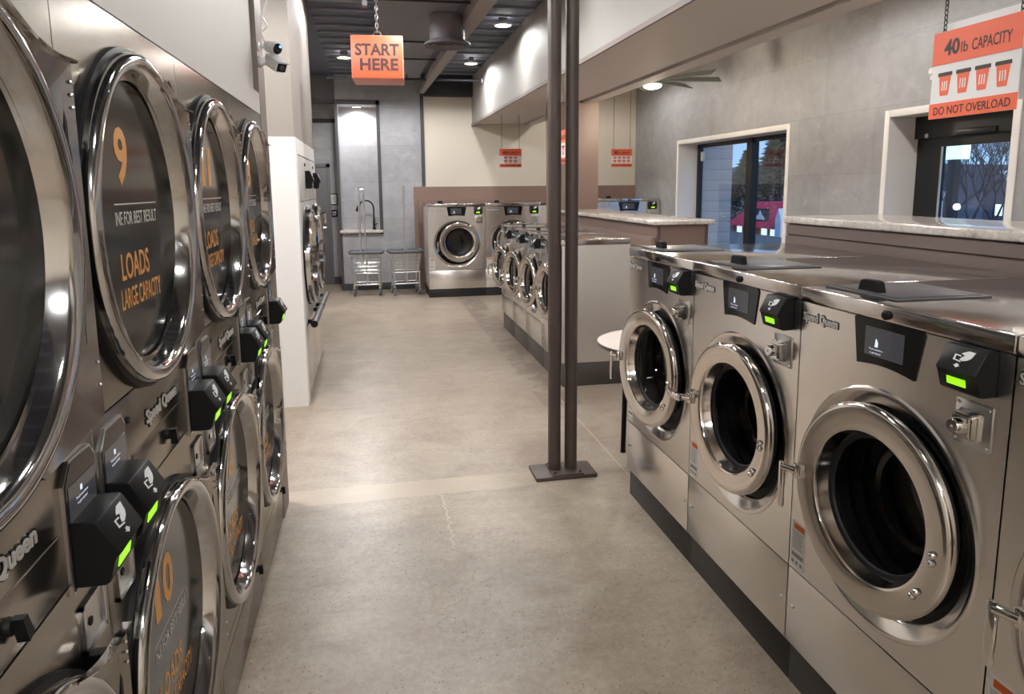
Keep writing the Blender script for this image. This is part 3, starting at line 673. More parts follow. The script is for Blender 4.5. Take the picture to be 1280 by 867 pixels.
# ------------------------------------------------------------------ stacked dryers
def dryer_door(parent, zc, number, text=True, r=.357):
    """big round chrome door with wing-shaped hinge plate; local front is -y"""
    mb = MB()
    prof = [(r - .002, .002), (r - .002, -.020), (r - .004, -.032), (r - .010, -.038), (r - .018, -.040), (r - .030, -.036), (r - .036, -.030), (r - .040, -.022), (r - .050, .012), (r - .045, .016), (r - .02, .008)]
    mb.lathe(prof, 96, 'y', closed=True)
    d = mb.build(parent[1], 'ring_dryer', parent[0], (-.012, 0, zc))
    MB().lathe([(r + .008, .0), (r + .007, -.010), (r - .002, -.012)], 72, 'y').build('door_seal', 'rubber', d)
    # wing plate towards the hinge side
    xr = .366; ri = r - .014
    out = [(xr, -.315)] + [(xr, .27)] + [(xr - .23 * u, .272 + .046 * u - .020 * math.sin(PI * u)) for u in [k / 10 for k in range(1, 11)]]
    out = [(.13, -.336)] + out
    m = MB(); th = lambda p: math.atan2(p[1], p[0])
    pts = []
    for (p0, p1) in zip(out, out[1:]):
        n_ = 10 if math.dist(p0, p1) > .1 else 2
        for k in range(n_): pts.append((p0[0] + (p1[0] - p0[0]) * k / n_, p0[1] + (p1[1] - p0[1]) * k / n_))
    pts.append(out[-1]); I, F1, G1 = [], [], []
    for p in pts:
        a_ = th(p); q = (min(ri, math.hypot(*p) - .001) * math.cos(a_), min(ri, math.hypot(*p) - .001) * math.sin(a_))
        I.append(m.bm.verts.new((q[0], -.022, q[1]))); F1.append(m.bm.verts.new((p[0], -.036, p[1]))); G1.append(m.bm.verts.new((p[0], -.027, p[1])))
    for k in range(len(pts) - 1):
        m._f([I[k], F1[k], F1[k + 1], I[k + 1]]); m._f([F1[k], G1[k], G1[k + 1], F1[k + 1]]); m._f([G1[k], I[k], I[k + 1], G1[k + 1]])
    w_ = m.build('hinge_plate', 'steel_dryer', d, smooth=30)
    m = MB()
    for (p0, p1) in zip(out[2:], out[3:]):
        m.hexa([(p0[0], -.048, p0[1] + .004), (p1[0], -.048, p1[1] + .004), (p1[0], -.030, p1[1] + .004), (p0[0], -.030, p0[1] + .004), (p0[0], -.046, p0[1]), (p1[0], -.046, p1[1]), (p1[0], -.030, p1[1]), (p0[0], -.030, p0[1])])
    m.build('rolled_lip', 'chrome', d)
    MB().box(xr - .03, -.030, -.28, xr - .008, .0, .235).build('hinge_block', 'rubber', d)
    for zz in (.24, .22, .20, -.22, -.26): MB().lathe([(0, -.0385), (.0022, -.0382), (.0034, -.036)], 8, 'y', (xr - .008, 0, zz)).build('hinge_screw', 'zinc', d)
    MB().lathe([(r - .046, .010), (0, .010)], 64, 'y').build('door_glass', 'glass_dryer', d)
    # dark film with a crescent left clear on the left
    R = r - .052; m = MB(); pts = []
    for k in range(65):
        a = 2 * PI * k / 64; x, z = R * math.cos(a), R * math.sin(a); pts.append((x, z))
    # circle clipped by a second, larger circle shifted right
    clip = []
    for x, z in pts:
        cxx, rad = .115, R - .005 + .04
        dd = math.hypot(x - cxx, z)
        if dd > rad: x = cxx - math.sqrt(max(rad * rad - z * z, 0)) if abs(z) < rad else x
        clip.append((x, z))
    m.prism(clip[:-1], 'y', .0065, .0085); m.build('tinted_film', 'film', d)
    if text:
        y_ = .0060
        n0, n1 = (-.125, .035) if len(number) > 1 else (-.108, -.030)
        for ch, (q0, q1) in zip(number, ((n0, n0 + .072), (n1 - .078, n1)) if len(number) > 1 else ((n0, n1),)):
            if ch == '1': q0, q1 = (q0 + q1) / 2 - .020, (q0 + q1) / 2 + .020
            MB().text(ch, q0, .078, q1, .198, y_, .0003, .03).build('orange_numeral', 'orange_ink', d)
        MB().text('LOADS', -.125, -.118, .060, -.062, y_, .0003, .012).build('orange_lettering', 'orange_ink', d)
        MB().text('LARGE CAPACITY', -.140, -.178, .135, -.135, y_, .0003, .010).build('orange_lettering', 'orange_ink', d)
        m = MB(); m.text('INE FOR BEST RESULT', -.135, -.004, .145, .024, y_, .0003, .008); m.build('white_lettering', 'pale_ink', d)
        MB().box(-.135, y_ - .0003, .038, .15, y_, .041).build('white_rule', 'pale_ink', d)
    MB().lathe([(r - .05, .02), (r - .045, .05), (r - .02, .07), (r - .02, .60), (0, .61)], 40, 'y').build('drum', 'drum_dryer', d)
    return d

WD = .7713; HD = 2.05; DD = .95
def dryer(label, loc, numbers):
    t = thing('stacked_dryer', label, 'dryer', loc, PI / 2, 'stacked dryers in the left row')
    hw = WD / 2 - .0015
    m = MB()
    for q in (((-hw, .004, .02), (-hw, DD, .02), (-hw, DD, HD), (-hw, .004, HD)), ((hw, .004, .02), (hw, DD, .02), (hw, DD, HD), (hw, .004, HD)), ((-hw, DD, .02), (hw, DD, .02), (hw, DD, HD), (-hw, DD, HD)), ((-hw, .004, HD), (hw, .004, HD), (hw, DD, HD), (-hw, DD, HD)), ((-hw, .004, .02), (hw, .004, .02), (hw, DD, .02), (-hw, DD, .02))): m.poly(q)
    m.build('cabinet', 'steel_side', t)
    MB().box(-hw, .02, 0, hw, DD, .022).build('kick_plate', 'base', t)
    zu, zl = 1.632, .652
    MB().holed(-hw, hw, 1.292, HD, 0, zu, .30, 0).poly([(-hw, 0, HD), (hw, 0, HD), (hw, .01, HD), (-hw, .01, HD)]).build('upper_front_panel', 'steel_dryer', t)
    MB().box(-hw, 0, 1.070, hw, .01, 1.288, .001).build('control_band', 'steel_dryer', t)
    MB().holed(-hw, hw, .266, 1.066, 0, zl, .30, 0).build('lower_front_panel', 'steel_dryer', t)
    lint = MB().box(-hw, 0, .024, hw, .01, .262, .001).build('lint_panel', 'steel_dryer', t)
    MB().box(-hw + .02, -.0015, .08, hw - .02, 0, .225, .001).build('lint_door', 'steel_dryer', lint)
    def latch(par, x, z):
        m = MB(); m.lathe([(0, -.010), (.012, -.009), (.014, 0)], 16, 'y', (x, 0, z)); m.prism([(x - .006, z + .012), (x + .008, z + .012), (x + .022, z - .022), (x + .006, z - .028)], 'y', -.024, -.008)
        return m.build('latch', 'black', par)
    latch(lint, .30, .20)
    sp = MB().box(-.20, -.0018, 1.075, .225, .001, 1.163, .0015).build('service_panel', 'steel_dryer', t); latch(sp, .045, 1.122)
    dryer_door((t, 'upper_door'), zu, numbers[0]); dryer_door((t, 'lower_door'), zl, numbers[1])
    for sg in (-1, 1):
        x = sg * .305
        b0 = .068
        c = MB().prism([(x - b0, 1.050), (x + b0, 1.050), (x + b0, 1.245), (x + b0 - .02, 1.268), (x - b0 + .03, 1.268), (x - b0, 1.235)], 'y', -.006, .0).build('control_panel', 'zinc', t)
        MB().prism([(x - b0 + .005, 1.055), (x + b0 - .005, 1.055), (x + b0 - .005, 1.243), (x + b0 - .022, 1.263), (x - b0 + .032, 1.263), (x - b0 + .005, 1.233)], 'y', -.0075, -.005).build('control_glass', 'gloss_black', c)
        MB().box(x - .055, -.0085, 1.150, x + .055, -.0070, 1.228).build('touch_screen', 'screen', c)
        m = MB(); m.text('Touch anywhere', x - .03, 1.196, x + .02, 1.202, -.0087, 0).text('to get started', x - .025, 1.187, x + .015, 1.193, -.0087, 0); m.box(x - .010, -.0088, 1.207, x - .002, -.0086, 1.216)
        m.build('screen_lettering', 'screen_ink', c)
        reader(t, x, 1.058, .120, .112, -.006, depth=1.0)
        cv = MB(); z0, z1 = .925, 1.012; x0, x1 = x - .042, x + .052
        cv.box(x0, -.006, z0, x0 + .006, .004, z1).box(x1 - .006, -.006, z0, x1, .004, z1).box(x0, -.006, z1 - .006, x1, .004, z1).box(x0, -.006, z0, x1, .004, z0 + .010)
        cv.hexa([(x0 + .006, -.001, z0 + .01), (x1 - .006, -.001, z0 + .01), (x1 - .006, -.001, z1 - .006), (x0 + .006, -.001, z1 - .006), (x0 + .006, .004, z0 + .01), (x1 - .006, .004, z0 + .01), (x1 - .006, .004, z1 - .006), (x0 + .006, .004, z1 - .006)])
        cvo = cv.build('coin_vault', 'zinc', t)
        MB().cyl((x - .006, 0, (z0 + z1) / 2), .008, -.003, .0, 'y', 14).build('key_hole', 'black', cvo)
    bd = MB().text('Speed Queen', -.098, 1.180, .150, 1.226, 0, .002, .05).build('badge', 'black', t)
    MB().text('Speed Queen', -.094, 1.183, .146, 1.222, -.002, .002, .022).build('badge_lettering', 'badge_metal', bd)
    MB().lathe([(0, -.006), (.007, -.005), (.008, 0)], 12, 'y', (-.21, 0, 1.24)).build('bolt', 'black', t)
    return t
dl = ['nearest stacked dryer of the left row, cut off by the left edge of the photo', 'stacked dryer with orange number 9 above and 10 below',
      'stacked dryer with orange number 11 above, between the number 9 dryer and the last one', 'last stacked dryer of the left row, next to the tall white panel']
nums = [('7', '8'), ('9', '10'), ('11', '12'), ('13', '14')]
for k in range(4): dryer(dl[k], (XL, 3.644 - WD * (3.5 - k), 0), nums[k])

# large single dryers beyond the white panel
def tumbler(label, loc):
    W = .868; t = thing('single_dryer', label, 'dryer', loc, PI / 2, 'single dryers beyond the white panel'); hw = W / 2 - .002; H = 1.958; D = .95
    m = MB()
    for q in (((-hw, .004, .02), (-hw, D, .02), (-hw, D, H), (-hw, .004, H)), ((hw, .004, .02), (hw, D, .02), (hw, D, H), (hw, .004, H)), ((-hw, D, .02), (hw, D, .02), (hw, D, H), (-hw, D, H)), ((-hw, .004, H), (hw, .004, H), (hw, D, H), (-hw, D, H))): m.poly(q)
    m.build('cabinet', 'steel_side', t)
    MB().box(-hw, 0, 1.60, hw, .01, H, .002).build('control_panel', 'steel_white', t)
    MB().holed(-hw, hw, .62, 1.596, 0, 1.14, .34, 0).build('front_panel', 'steel_white', t)
    MB().box(-hw, 0, .03, hw, .01, .612, .002).build('lint_panel', 'steel', t)
    r = .40
    d = MB().lathe([(r + .004, .002), (r + .004, -.012), (r - .001, -.05), (r - .02, -.064), (r - .05, -.05), (r - .066, .004), (r - .02, .008)], 72, 'y', closed=True).build('door', 'ring_dryer', t, (0, 0, 1.14))
    MB().lathe([(r + .016, .0), (r + .014, -.012), (r + .004, -.014)], 56, 'y').build('door_seal', 'rubber', d)
    MB().lathe([(r - .06, .004), (0, .006)], 48, 'y').build('door_glass', 'glass_dryer', d)
    MB().lathe([(r - .06, .03), (r - .03, .06), (r - .03, .6), (0, .61)], 36, 'y').build('drum', 'drum_dryer', d)
    MB().tube([(.30, -.045, .30), (.33, -.085, .32), (.37, -.085, .22), (.35, -.05, .2)], .012, 8).build('door_handle', 'chrome', d)
    b = MB(); b.tube([(-hw + .01, -.06, .625), (hw - .01, -.06, .625)], .026, 14); b.build('push_bar', 'bar_grey', t)
    for xx in (-hw, hw - .012): MB().tube([(xx, -.06, .625), (xx + .012, -.06, .625)], .028, 14).build('bar_end_cap', 'black', t)
    for xx in (-.3, .3): MB().box(xx - .015, -.05, .61, xx + .015, .0, .64).build('bar_bracket', 'black', t)
    reader(t, .14, 1.70, .12, .15, lcd='screen')
    MB().box(-.02, -.004, 1.62, .22, 0, 1.86, .002).build('reader_plate', 'steel_white', t)
    MB().lathe([(0, -.008), (.012, -.007), (.014, 0)], 12, 'y', (.10, 0, 1.90)).build('bolt', 'black', t)
    MB().tube([(.02, -.004, 1.50), (.06, -.018, 1.55), (.13, -.018, 1.55), (.17, -.004, 1.50)], .008, 8).build('grip', 'zinc', t)
    return t
tumbler('white-fronted single dryer with a large chrome door, directly beyond the tall white panel', (-.535, 5.79 + .434, 0))
tumbler('white-fronted single dryer at the far end of the left side, nearest the grey door', (-.535, 5.79 + .868 * 1.5, 0))

# ------------------------------------------------------------------ bulkheads and counters
def bulkhead(label, x0, x1, y0, y1, zt, kind):
    t = thing('service_bulkhead', label, 'bulkhead', ((x0 + x1) / 2, (y0 + y1) / 2, 0))
    cx, cy = (x0 + x1) / 2, (y0 + y1) / 2
    m = MB(); m.box(x0 - cx, y0 - cy, 0, x1 - cx, y1 - cy, zt)
    m.build('body', 'brown_bulk' if kind == 'near' else 'brown_pilaster', t)
    if kind == 'near':
        m = MB()
        m.prism([(x0 - cx, zt - .005), (x0 - cx - .012, zt - .005), (x0 - cx - .012, zt - .055), (x0 - cx - .002, zt - .062), (x0 - cx - .016, zt - .068), (x0 - cx - .016, zt - .12), (x0 - cx, zt - .13)], 'y', y0 - cy, y1 - cy)
        m.build('cornice', 'brown_bulk', t)
        m = MB(); m.box(x0 - cx - .03, y0 - cy, .10, x0 - cx - .001, y1 - cy, zt - .128); m.build('lower_strip', 'brown_dark', t)
    else:
        # stepped casing down to the machine tops, turned at the near end
        for k, (dx, z1, dy) in enumerate(((.045, zt - .10, .0), (.085, zt - .175, .0))):
            MB().box(x0 - cx - dx, y0 - cy + .01, 0, x0 - cx, y1 - cy, z1, .006).build('moulding', 'brown_pilaster', t)
        MB().box(x0 - cx + .0, y0 - cy - .012, 0, x0 - cx + .03, y0 - cy, zt).build('corner_trim', 'brown_dark', t)
        MB().box(x1 - cx - .02, y0 - cy - .012, 0, x1 - cx, y0 - cy, zt).build('corner_trim', 'brown_dark', t)
    return t
bulkhead('long brown bulkhead behind the right row of washers', 2.28, 2.80, -.2, 3.58, 1.487, 'near')
bulkhead('brown bulkhead behind the island washers, stepped at its near end', 2.33, 2.785, 5.56, 8.75, 1.375, 'far')
tag(MB().box(2.255, -.25, 1.489, 2.86, 3.60, 1.528, .008, seg=3).build('granite_counter', 'granite'), 'long granite counter behind the right row of washers, below the hanging sign', 'counter')
tag(MB().box(2.29, 5.52, 1.377, 2.83, 8.70, 1.415, .008, seg=3).build('granite_counter', 'granite'), 'granite counter on the island bulkhead, in front of the brown pilaster', 'counter')
# brown pilaster standing at the far end of the island bulkhead
struct(MB().box(2.24, 8.78, 0, 2.87, 9.0, 2.76, .004).build('trim_22', 'brown_pilaster'), 'brown laminate pilaster under the soffit')
struct(MB().box(2.215, 8.77, 0, 2.245, 8.80, 2.76).build('trim_23', 'brown_dark'), 'dark corner strip on the brown pilaster')
tag(MB().box(2.205, 8.745, 1.80, 2.255, 8.768, 1.93, .004).build('switch_plate', 'cam_white'), 'small white switch plate on the edge of the brown pilaster', 'switch')

# ------------------------------------------------------------------ twin posts
t = thing('twin_posts', 'pair of dark brown steel posts on a bolted floor plate', 'post', (1.075, 3.93, 0))
m = MB().box(-.185, -.115, 0, .185, .095, .022, .003); pl = m.build('floor_plate', 'post', t)
MB().box(-.085, -.110, .022, .105, .085, .030, .002).build('foot_plate', 'post', pl)
for xx, yy in ((-.068, -.085), (.088, -.085), (-.068, .062), (.088, .062)): MB().cyl((xx, yy, 0), .009, .030, .042, 'z', 6).build('bolt', 'brown_dark', pl)
for xx in (-.050, .051): MB().cyl((xx, -.005, 0), .0375, .03, 3.30, 'z', 36).build('post', 'post', t)

# ------------------------------------------------------------------ round table
t = thing('round_table', 'round white-topped table on thin black legs, behind the last right-hand washer', 'table', (1.735, 4.05, 0))
MB().lathe([(0, .722), (.37, .722), (.385, .728), (.388, .738), (.385, .748), (.375, .752), (0, .752)], 64, 'z').build('tabletop', ['table_top'], t)
MB().lathe([(.384, .724), (.391, .730), (.391, .744), (.384, .748)], 64, 'z').build('edge_band', 'brown_dark', t)
for k in range(4):
    a = PI / 4 + k * PI / 2 + .25 ; x, y = .22 * math.cos(a), .22 * math.sin(a)
    MB().tube([(x * .95, y * .95, .722), (x, y, .012)], .016, 10).lathe([(0, 0), (.018, 0), (.018, .014), (0, .014)], 10, 'z', (x, y, 0)).build('leg', 'black', t)

# ------------------------------------------------------------------ hanging signs
def bucket(m, cx, z0, w, h, y):
    m.prism([(cx - w * .42, z0 + h * .84), (cx + w * .42, z0 + h * .84), (cx + w * .30, z0 + h * .05), (cx + w * .26, z0), (cx - w * .26, z0), (cx - w * .30, z0 + h * .05)], 'y', y - .001, y, mi=0)
    m.prism([(cx - w * .5, z0 + h * .84), (cx + w * .5, z0 + h * .84), (cx + w * .5, z0 + h * .96), (cx + w * .47, z0 + h), (cx - w * .47, z0 + h), (cx - w * .5, z0 + h * .96)], 'y', y - .0015, y, mi=1)
    for k in (-1, 0, 1):
        a = cx + k * w * .16
        m.prism([(a - w * .035, z0 + h * .22), (a + w * .035, z0 + h * .22), (a + w * .045, z0 + h * .62), (a - w * .025 - .0, z0 + h * .62)], 'y', y - .0014, y, mi=2)
def hang_sign(label, loc, rz, W, H, num, rows, per, ztop, chain='wire', second=False):
    t = thing('hanging_sign', label, 'sign', loc, rz)
    MB().box(-W / 2, -.002, 0, W / 2, .002, H).build('board', 'sign_white', t)
    m = MB(); m.box(-W / 2 - .001, -.004, H * .625, W / 2 + .001, -.002, H).box(-W / 2 - .001, -.004, 0, W / 2 + .001, -.002, H * .178); m.build('orange_band', 'sign_orange', t)
    m = MB(); m.text(num, -W * .36, H * .715, -W * .175, H * .90, -.0042, .0006, .03).text('lb', -W * .155, H * .72, -W * .075, H * .84, -.0042, .0006, .0).text('CAPACITY', -W * .03, H * .715, W * .40, H * .845, -.0042, .0006, .008); m.build('capacity_lettering', 'sign_ink', t)
    m = MB(); m.text('DO NOT OVERLOAD', -W * .44, H * .04, W * .44, H * .135, -.0042, .0006, .008); m.build('warning_lettering', 'sign_ink', t)
    m = MB(); z0, z1 = H * .215, H * .60; rh_ = (z1 - z0) / rows
    for r_ in range(rows):
        for k in range(per):
            cw = W * (.88 if per > 3 else .66) / per
            bucket(m, (k - (per - 1) / 2) * cw, z0 + rh_ * r_ + rh_ * .12, cw * .78, rh_ * .72 if rows > 1 else rh_ * .70, -.002)
    m.build('basket_pictogram', ['sign_orange', 'sign_ink', 'sign_white'], t)
    if second:
        MB().box(-W / 2 + .012, .030, .035, W / 2 + .03, .034, H + .035).build('rear_board', 'sign_white', t)
    for sg in (-1, 1):
        x = sg * W * .43 if chain == 'chain' else sg * W * .40
        yy = .016 if second else 0.
        m = MB()
        if chain == 'wire': m.tube([(x, 0, H - .004), (x, 0, ztop - loc[2])], .003, 6)
        else:
            z = H - .005; k = 0
            m.tube([(x, -.003, z - .012), (x, .034, z - .012)], .003, 6)
            while z < ztop - loc[2]:
                L = .016
                pts = [(x + (.0065 * math.cos(q) if k % 2 else 0), yy + (0 if k % 2 else .0065 * math.cos(q)), z + L * .5 + L * .72 * math.sin(q)) for q in [2 * PI * j / 10 for j in range(10)]]
                m.tube(pts, .0020, 5, closed=True); z += L * 1.12; k += 1
        m.build('chain' if chain == 'chain' else 'hanging_wire', 'dark_metal', t)
    return t
hang_sign('large orange and white 40 lb capacity sign on chains above the right row of washers', (2.15, 2.270, 1.945), -PI / 2, .385, .318, '40', 1, 4, ZS, 'chain', True)
hang_sign('small orange and white 60 lb capacity sign with six baskets, left of the posts', (2.03, 10.3, 1.985), 0., .325, .262, '60', 2, 3, 2.735)
hang_sign('small orange and white 80 lb capacity sign with eight baskets, right of the brown pilaster', (3.73, 10.3, 1.985), 0., .325, .262, '80', 2, 4, 3.45)
hang_sign('orange and white sign seen edge on through the gap between the twin posts', (1.93, 7.1, 1.93), -PI / 2, .38, .33, '20', 1, 2, ZS + .02)

# START HERE light box
t = thing('sign_box', 'orange START HERE box sign hanging by a chain', 'sign', (.10, 6.0, 2.574), math.radians(-3.5))
W, H, D = .405, .332, .40
b = MB().box(-W / 2 - .004, .002, 0, W / 2 + .004, D, H, .004).build('box', 'box_edge', t)
MB().box(-W / 2 + .002, -.002, .003, W / 2 - .002, .002, H - .003, .002).build('front_face', 'box_orange', t)
m = MB(); m.text('START', -W * .43, H * .525, W * .43, H * .81, -.003, .0006, .034); m.build('lettering', 'sign_ink', t)
m = MB(); m.text('HERE', -W * .34, H * .18, W * .41, H * .465, -.003, .0006, .034); m.build('lettering', 'sign_ink', t)
m = MB(); z = H; k = 0
m.tube([(-.05, .12, H), (-.02, .12, H + .05), (.02, .12, H + .05), (.05, .12, H)], .004, 6)
z = H + .05
while z < ZC - 2.574 - .01:
    L = .03; pts = [(.0 + (.011 * math.cos(q) if k % 2 else 0), .12 + (0 if k % 2 else .011 * math.cos(q)), z + L * .5 + L * .7 * math.sin(q)) for q in [2 * PI * j / 10 for j in range(10)]]
    m.tube(pts, .0035, 5, closed=True); z += L * 1.12; k += 1
m.build('chain', 'wire', t)

# ------------------------------------------------------------------ ceiling kit
def downlight(label, x, y, z, power, warm=False, group='round ceiling downlights', size=math.radians(172), r=.085, drop=None):
    t = thing('ceiling_downlight', label, 'ceiling light', (x, y, z), 0, group)
    MB().lathe([(r, .0), (r + .016, -.002), (r + .018, -.010), (r + .010, -.018), (r, -.018)], 40, 'z', closed=True).build('bezel', 'cam_white', t)
    MB().lathe([(r, -.012), (0, -.014)], 32, 'z').build('lens', 'lamp_warm' if warm else 'lamp', t)
    if drop: MB().cyl((0, 0, 0), r * .6, 0, drop, 'z', 20).build('housing', 'dark_metal', t)
    ld = bpy.data.lights.new('lamp', 'SPOT'); ld.energy = power; ld.spot_size = size; ld.spot_blend = .35; ld.shadow_soft_size = .08
    ld.color = (1, .96, .91) if warm else (1, .99, .98)
    lo = bpy.data.objects.new('lamp', ld); C.objects.link(lo); lo.parent = t; lo.location = (0, 0, -.03)
    return t
PW = 150
ZD = 3.45
downlight('round ceiling light right of the pale beam, nearest the soffit top', 1.49, 7.92, ZD, PW * .45, drop=ZC - ZD)
downlight('round ceiling light beside the pale beam, farther from the camera', 1.48, 10.36, ZD, PW * .65, drop=ZC - ZD)
downlight('round ceiling light left of the orange box sign', -.27, 10.15, ZD, PW * 2.0, drop=ZC - ZD)
out = 'downlights outside the picture'  # unseen lamps: a continued row, plus panel and alcove lamps added as fill
for (x, y, k, z) in ((1.30, 5.4, .16, ZD), (1.30, 2.9, .14, ZD), (1.30, .4, .14, ZD), (1.40, -2.0, .5, ZD), (-.25, 7.0, .42, ZD), (.30, 4.6, .4, 3.333), (.45, 5.6, .62, 3.333), (.40, 2.4, .30, 3.333), (.40, .4, .28, 3.333), (-1.0, 4.2, 1.6, ZD), (.57, -1.6, 1.6, 3.333), (-.1, -2.6, .7, ZD)):
    downlight('unseen round ceiling downlight lighting the aisle and column', x, y, z, PW * k, group=out, drop=ZC - z)
for (x, y) in ((3.6, .8), (3.6, 3.2), (3.5, 5.6), (3.6, -1.8), (3.6, 10.4)):  # unseen lamps assumed on the right-hand ceiling
    downlight('unseen round ceiling downlight assumed over the right side', x, y, 3.45, PW * .6, True, group=out)
downlight('small round light set in the top of the sink niche', -.16, 12.40, 3.05, 55, group=None, r=.07, size=math.radians(150))
# ceiling fan with a light
t = thing('ceiling_fan', 'grey ceiling fan with a round warm light, behind the soffit edge', 'fan', (3.26, 8.0, 2.83))
MB().lathe([(0, .02), (.085, .02), (.10, .03), (.10, .10), (.06, .13), (0, .13)], 32, 'z').build('motor', 'fan', t)
MB().cyl((0, 0, 0), .016, .12, .62, 'z', 12).build('downrod', 'fan', t)
MB().lathe([(.105, .02), (.10, .0), (.06, -.018), (0, -.024)], 32, 'z').build('light_bowl', 'lamp_warm', t)
for k in range(8):
    a = -.20 + k * PI / 4; ca, sa = math.cos(a), math.sin(a)
    P = lambda r_, w_, z_: (r_ * ca - w_ * sa, r_ * sa + w_ * ca, z_)
    MB().hexa([P(.09, -.04, .055), P(.78, -.055, .045), P(.78, .055, .105), P(.09, .04, .100), P(.09, -.04, .066), P(.78, -.055, .056), P(.78, .055, .116), P(.09, .04, .111)]).build('blade', 'fan', t)
ld = bpy.data.lights.new('lamp', 'POINT'); ld.energy = 45; ld.color = (1, .86, .68); ld.shadow_soft_size = .09
lo = bpy.data.objects.new('lamp', ld); C.objects.link(lo); lo.parent = t; lo.location = (0, 0, -.10)
# round diffuser on its drop duct
t = thing('ceiling_vent', 'round grey air diffuser on a short drop duct', 'vent', (.80, 7.2, 3.07))
MB().cyl((0, 0, 0), .17, .03, .275, 'z', 40).build('drop_duct', 'duct', t)
MB().lathe([(.17, .05), (.225, .02), (.235, .0), (.225, -.006), (.205, .004)], 48, 'z').build('flange', 'duct', t)
for r_ in (.06, .10, .14, .18): MB().lathe([(r_, .012), (r_ + .022, -.004), (r_ + .024, .0), (r_ + .004, .018)], 40, 'z', closed=True).build('louvre', 'duct', t)
MB().cyl((0, 0, 0), .03, -.006, .03, 'z', 16).build('hub', 'duct', t)
# thin pipe crossing below the ceiling
t = thing('cross_pipe', 'thin dark pipe crossing the aisle below the ceiling', 'pipe', (.6, 10.95, 3.29))
MB().tube([(-1.13, 0, 0), (1.13, 0, 0)], .018, 12).build('pipe', 'dark_metal', t)
MB().tube([(1.115, 0, 0), (1.15, 0, 0)], .034, 16).build('wall_flange', 'cam_white', t)
MB().tube([(-1.15, 0, 0), (-1.125, 0, 0)], .034, 16).build('wall_flange', 'dark_metal', t)
MB().tube([(.0, 0, .0), (.0, 0, .07)], .008, 8).build('hanger', 'dark_metal', t)
# junction box above the sign
tag(MB().box(-.005, 5.95, 3.12, .035, 6.05, ZC - .0).build('ceiling_conduit_box', 'duct'), 'grey conduit box on the ceiling above the orange box sign', 'conduit box')

# ------------------------------------------------------------------ security cameras on the end panel
def cam_round():
    t = thing('security_camera', 'upper white security camera with blue light and rounded body', 'camera', (-.498, 3.70, 2.375))
    MB().lathe([(0, 0), (.022, 0), (.022, .006), (.008, .010), (.007, .04)], 20, 'x').build('mount', 'cam_white', t)
    R_ = (0, math.radians(15), math.radians(-48))
    b = MB().lathe([(0, -.045), (.018, -.044), (.026, -.036), (.028, .03), (.025, .040)], 28, 'x').build('body', 'cam_white', t, (.068, -.010, -.006), R_)
    MB().lathe([(.025, .038), (.022, .043), (0, .044)], 24, 'x').build('lens_face', 'gloss_black', b)
    MB().lathe([(0, .048), (.006, .047), (.006, .043)], 10, 'x', (0, .010, .012)).build('status_light', 'blue_led', b)
    return t
cam_round()
t = thing('security_camera', 'lower white bullet security camera with a square hood', 'camera', (-.498, 3.70, 2.305))
MB().lathe([(0, 0), (.028, 0), (.028, .012), (.018, .020), (.012, .045)], 20, 'x').build('mount', 'cam_white', t)
b = MB().box(-.055, -.030, -.026, .055, .030, .026, .010, seg=3).build('body', 'cam_white', t, (.078, -.022, -.010), (0, math.radians(28), math.radians(-48)))
MB().box(.045, -.026, -.022, .0565, .026, .020, .006).build('lens_face', 'gloss_black', b)
MB().lathe([(0, .060), (.012, .058), (.014, .055)], 16, 'x').build('lens', 'drum_dryer', b)
MB().box(-.05, -.033, .022, .064, .033, .029, .003).build('hood', 'cam_white', b)
tag(MB().tube([(-.495, 3.72, 2.37), (-.47, 3.75, 2.40), (-.485, 3.72, 2.44), (-.455, 3.75, 2.48), (-.48, 3.74, 2.53), (-.45, 3.78, 2.62), (-.455, 3.77, 2.75), (-.47, 3.74, 2.9), (-.47, 3.74, 3.4)], .0035, 6).build('camera_cable', 'cam_white'), 'thin white cable dangling above the upper security camera', 'cable')

# ------------------------------------------------------------------ back-left details
t = thing('framed_notice', 'small black-framed notice on the far left wall', 'notice', (-.632, 13.05, 1.41))
MB().box(-.068, -.018, 0, .068, 0, .20, .003).build('frame', 'black', t)
m = MB(); m.box(-.052, -.020, .016, .052, -.017, .184, mi=0)
for k in range(6): m.box(-.038 + (k % 2) * .004, -.0206, .05 + .018 * k, .038 - (k % 3) * .008, -.020, .056 + .018 * k, mi=1)
m.build('notice_sheet', ['paper', 'label_grey'], t)
t = thing('access_keypad', 'small black keypad below the framed notice', 'keypad', (-.63, 13.05, 1.2))
MB().box(-.055, -.025, 0, .055, 0, .125, .005).build('body', 'black', t); m = MB(); m.box(-.03, -.027, .07, .0, -.0245, .09).box(.01, -.027, .06, .035, -.0245, .10).box(-.03, -.027, .03, .03, -.0245, .045); m.build('symbol', 'white_ink', t)
tag(MB().box(-.505, YB - .06, .962, .20, YB - .002, 1.01, .008).box(-.455, YB - .01, .962, .160, YB + .415, 1.01).build('niche_counter', 'granite'), 'pale stone sill of the tall sink niche', 'counter')
t = thing('gooseneck_faucet', 'black gooseneck faucet on the niche sill', 'faucet', (.055, 12.28, 1.01))
m = MB(); pts = [(0, 0, .0), (.0, 0, .18), (0, 0, .36)] + [(-.125 + .125 * math.cos(a), 0, .36 + .125 * math.sin(a)) for a in [PI * k / 10 for k in range(1, 9)]]
m.tube(pts, .013, 10); m.build('spout', 'black', t)
p = Vector(pts[-1]); MB().tube([p, p + Vector((-.03, 0, -.06)), p + Vector((-.05, 0, -.13))], [.016, .022, .026], 12).build('spray_head', 'black', t)
MB().lathe([(0, 0), (.035, 0), (.032, .01), (.022, .03), (.020, .12), (.013, .2)], 20, 'z').build('base', 'black', t)
MB().tube([(.02, 0, .08), (.06, 0, .10)], .008, 8).build('lever', 'black', t)

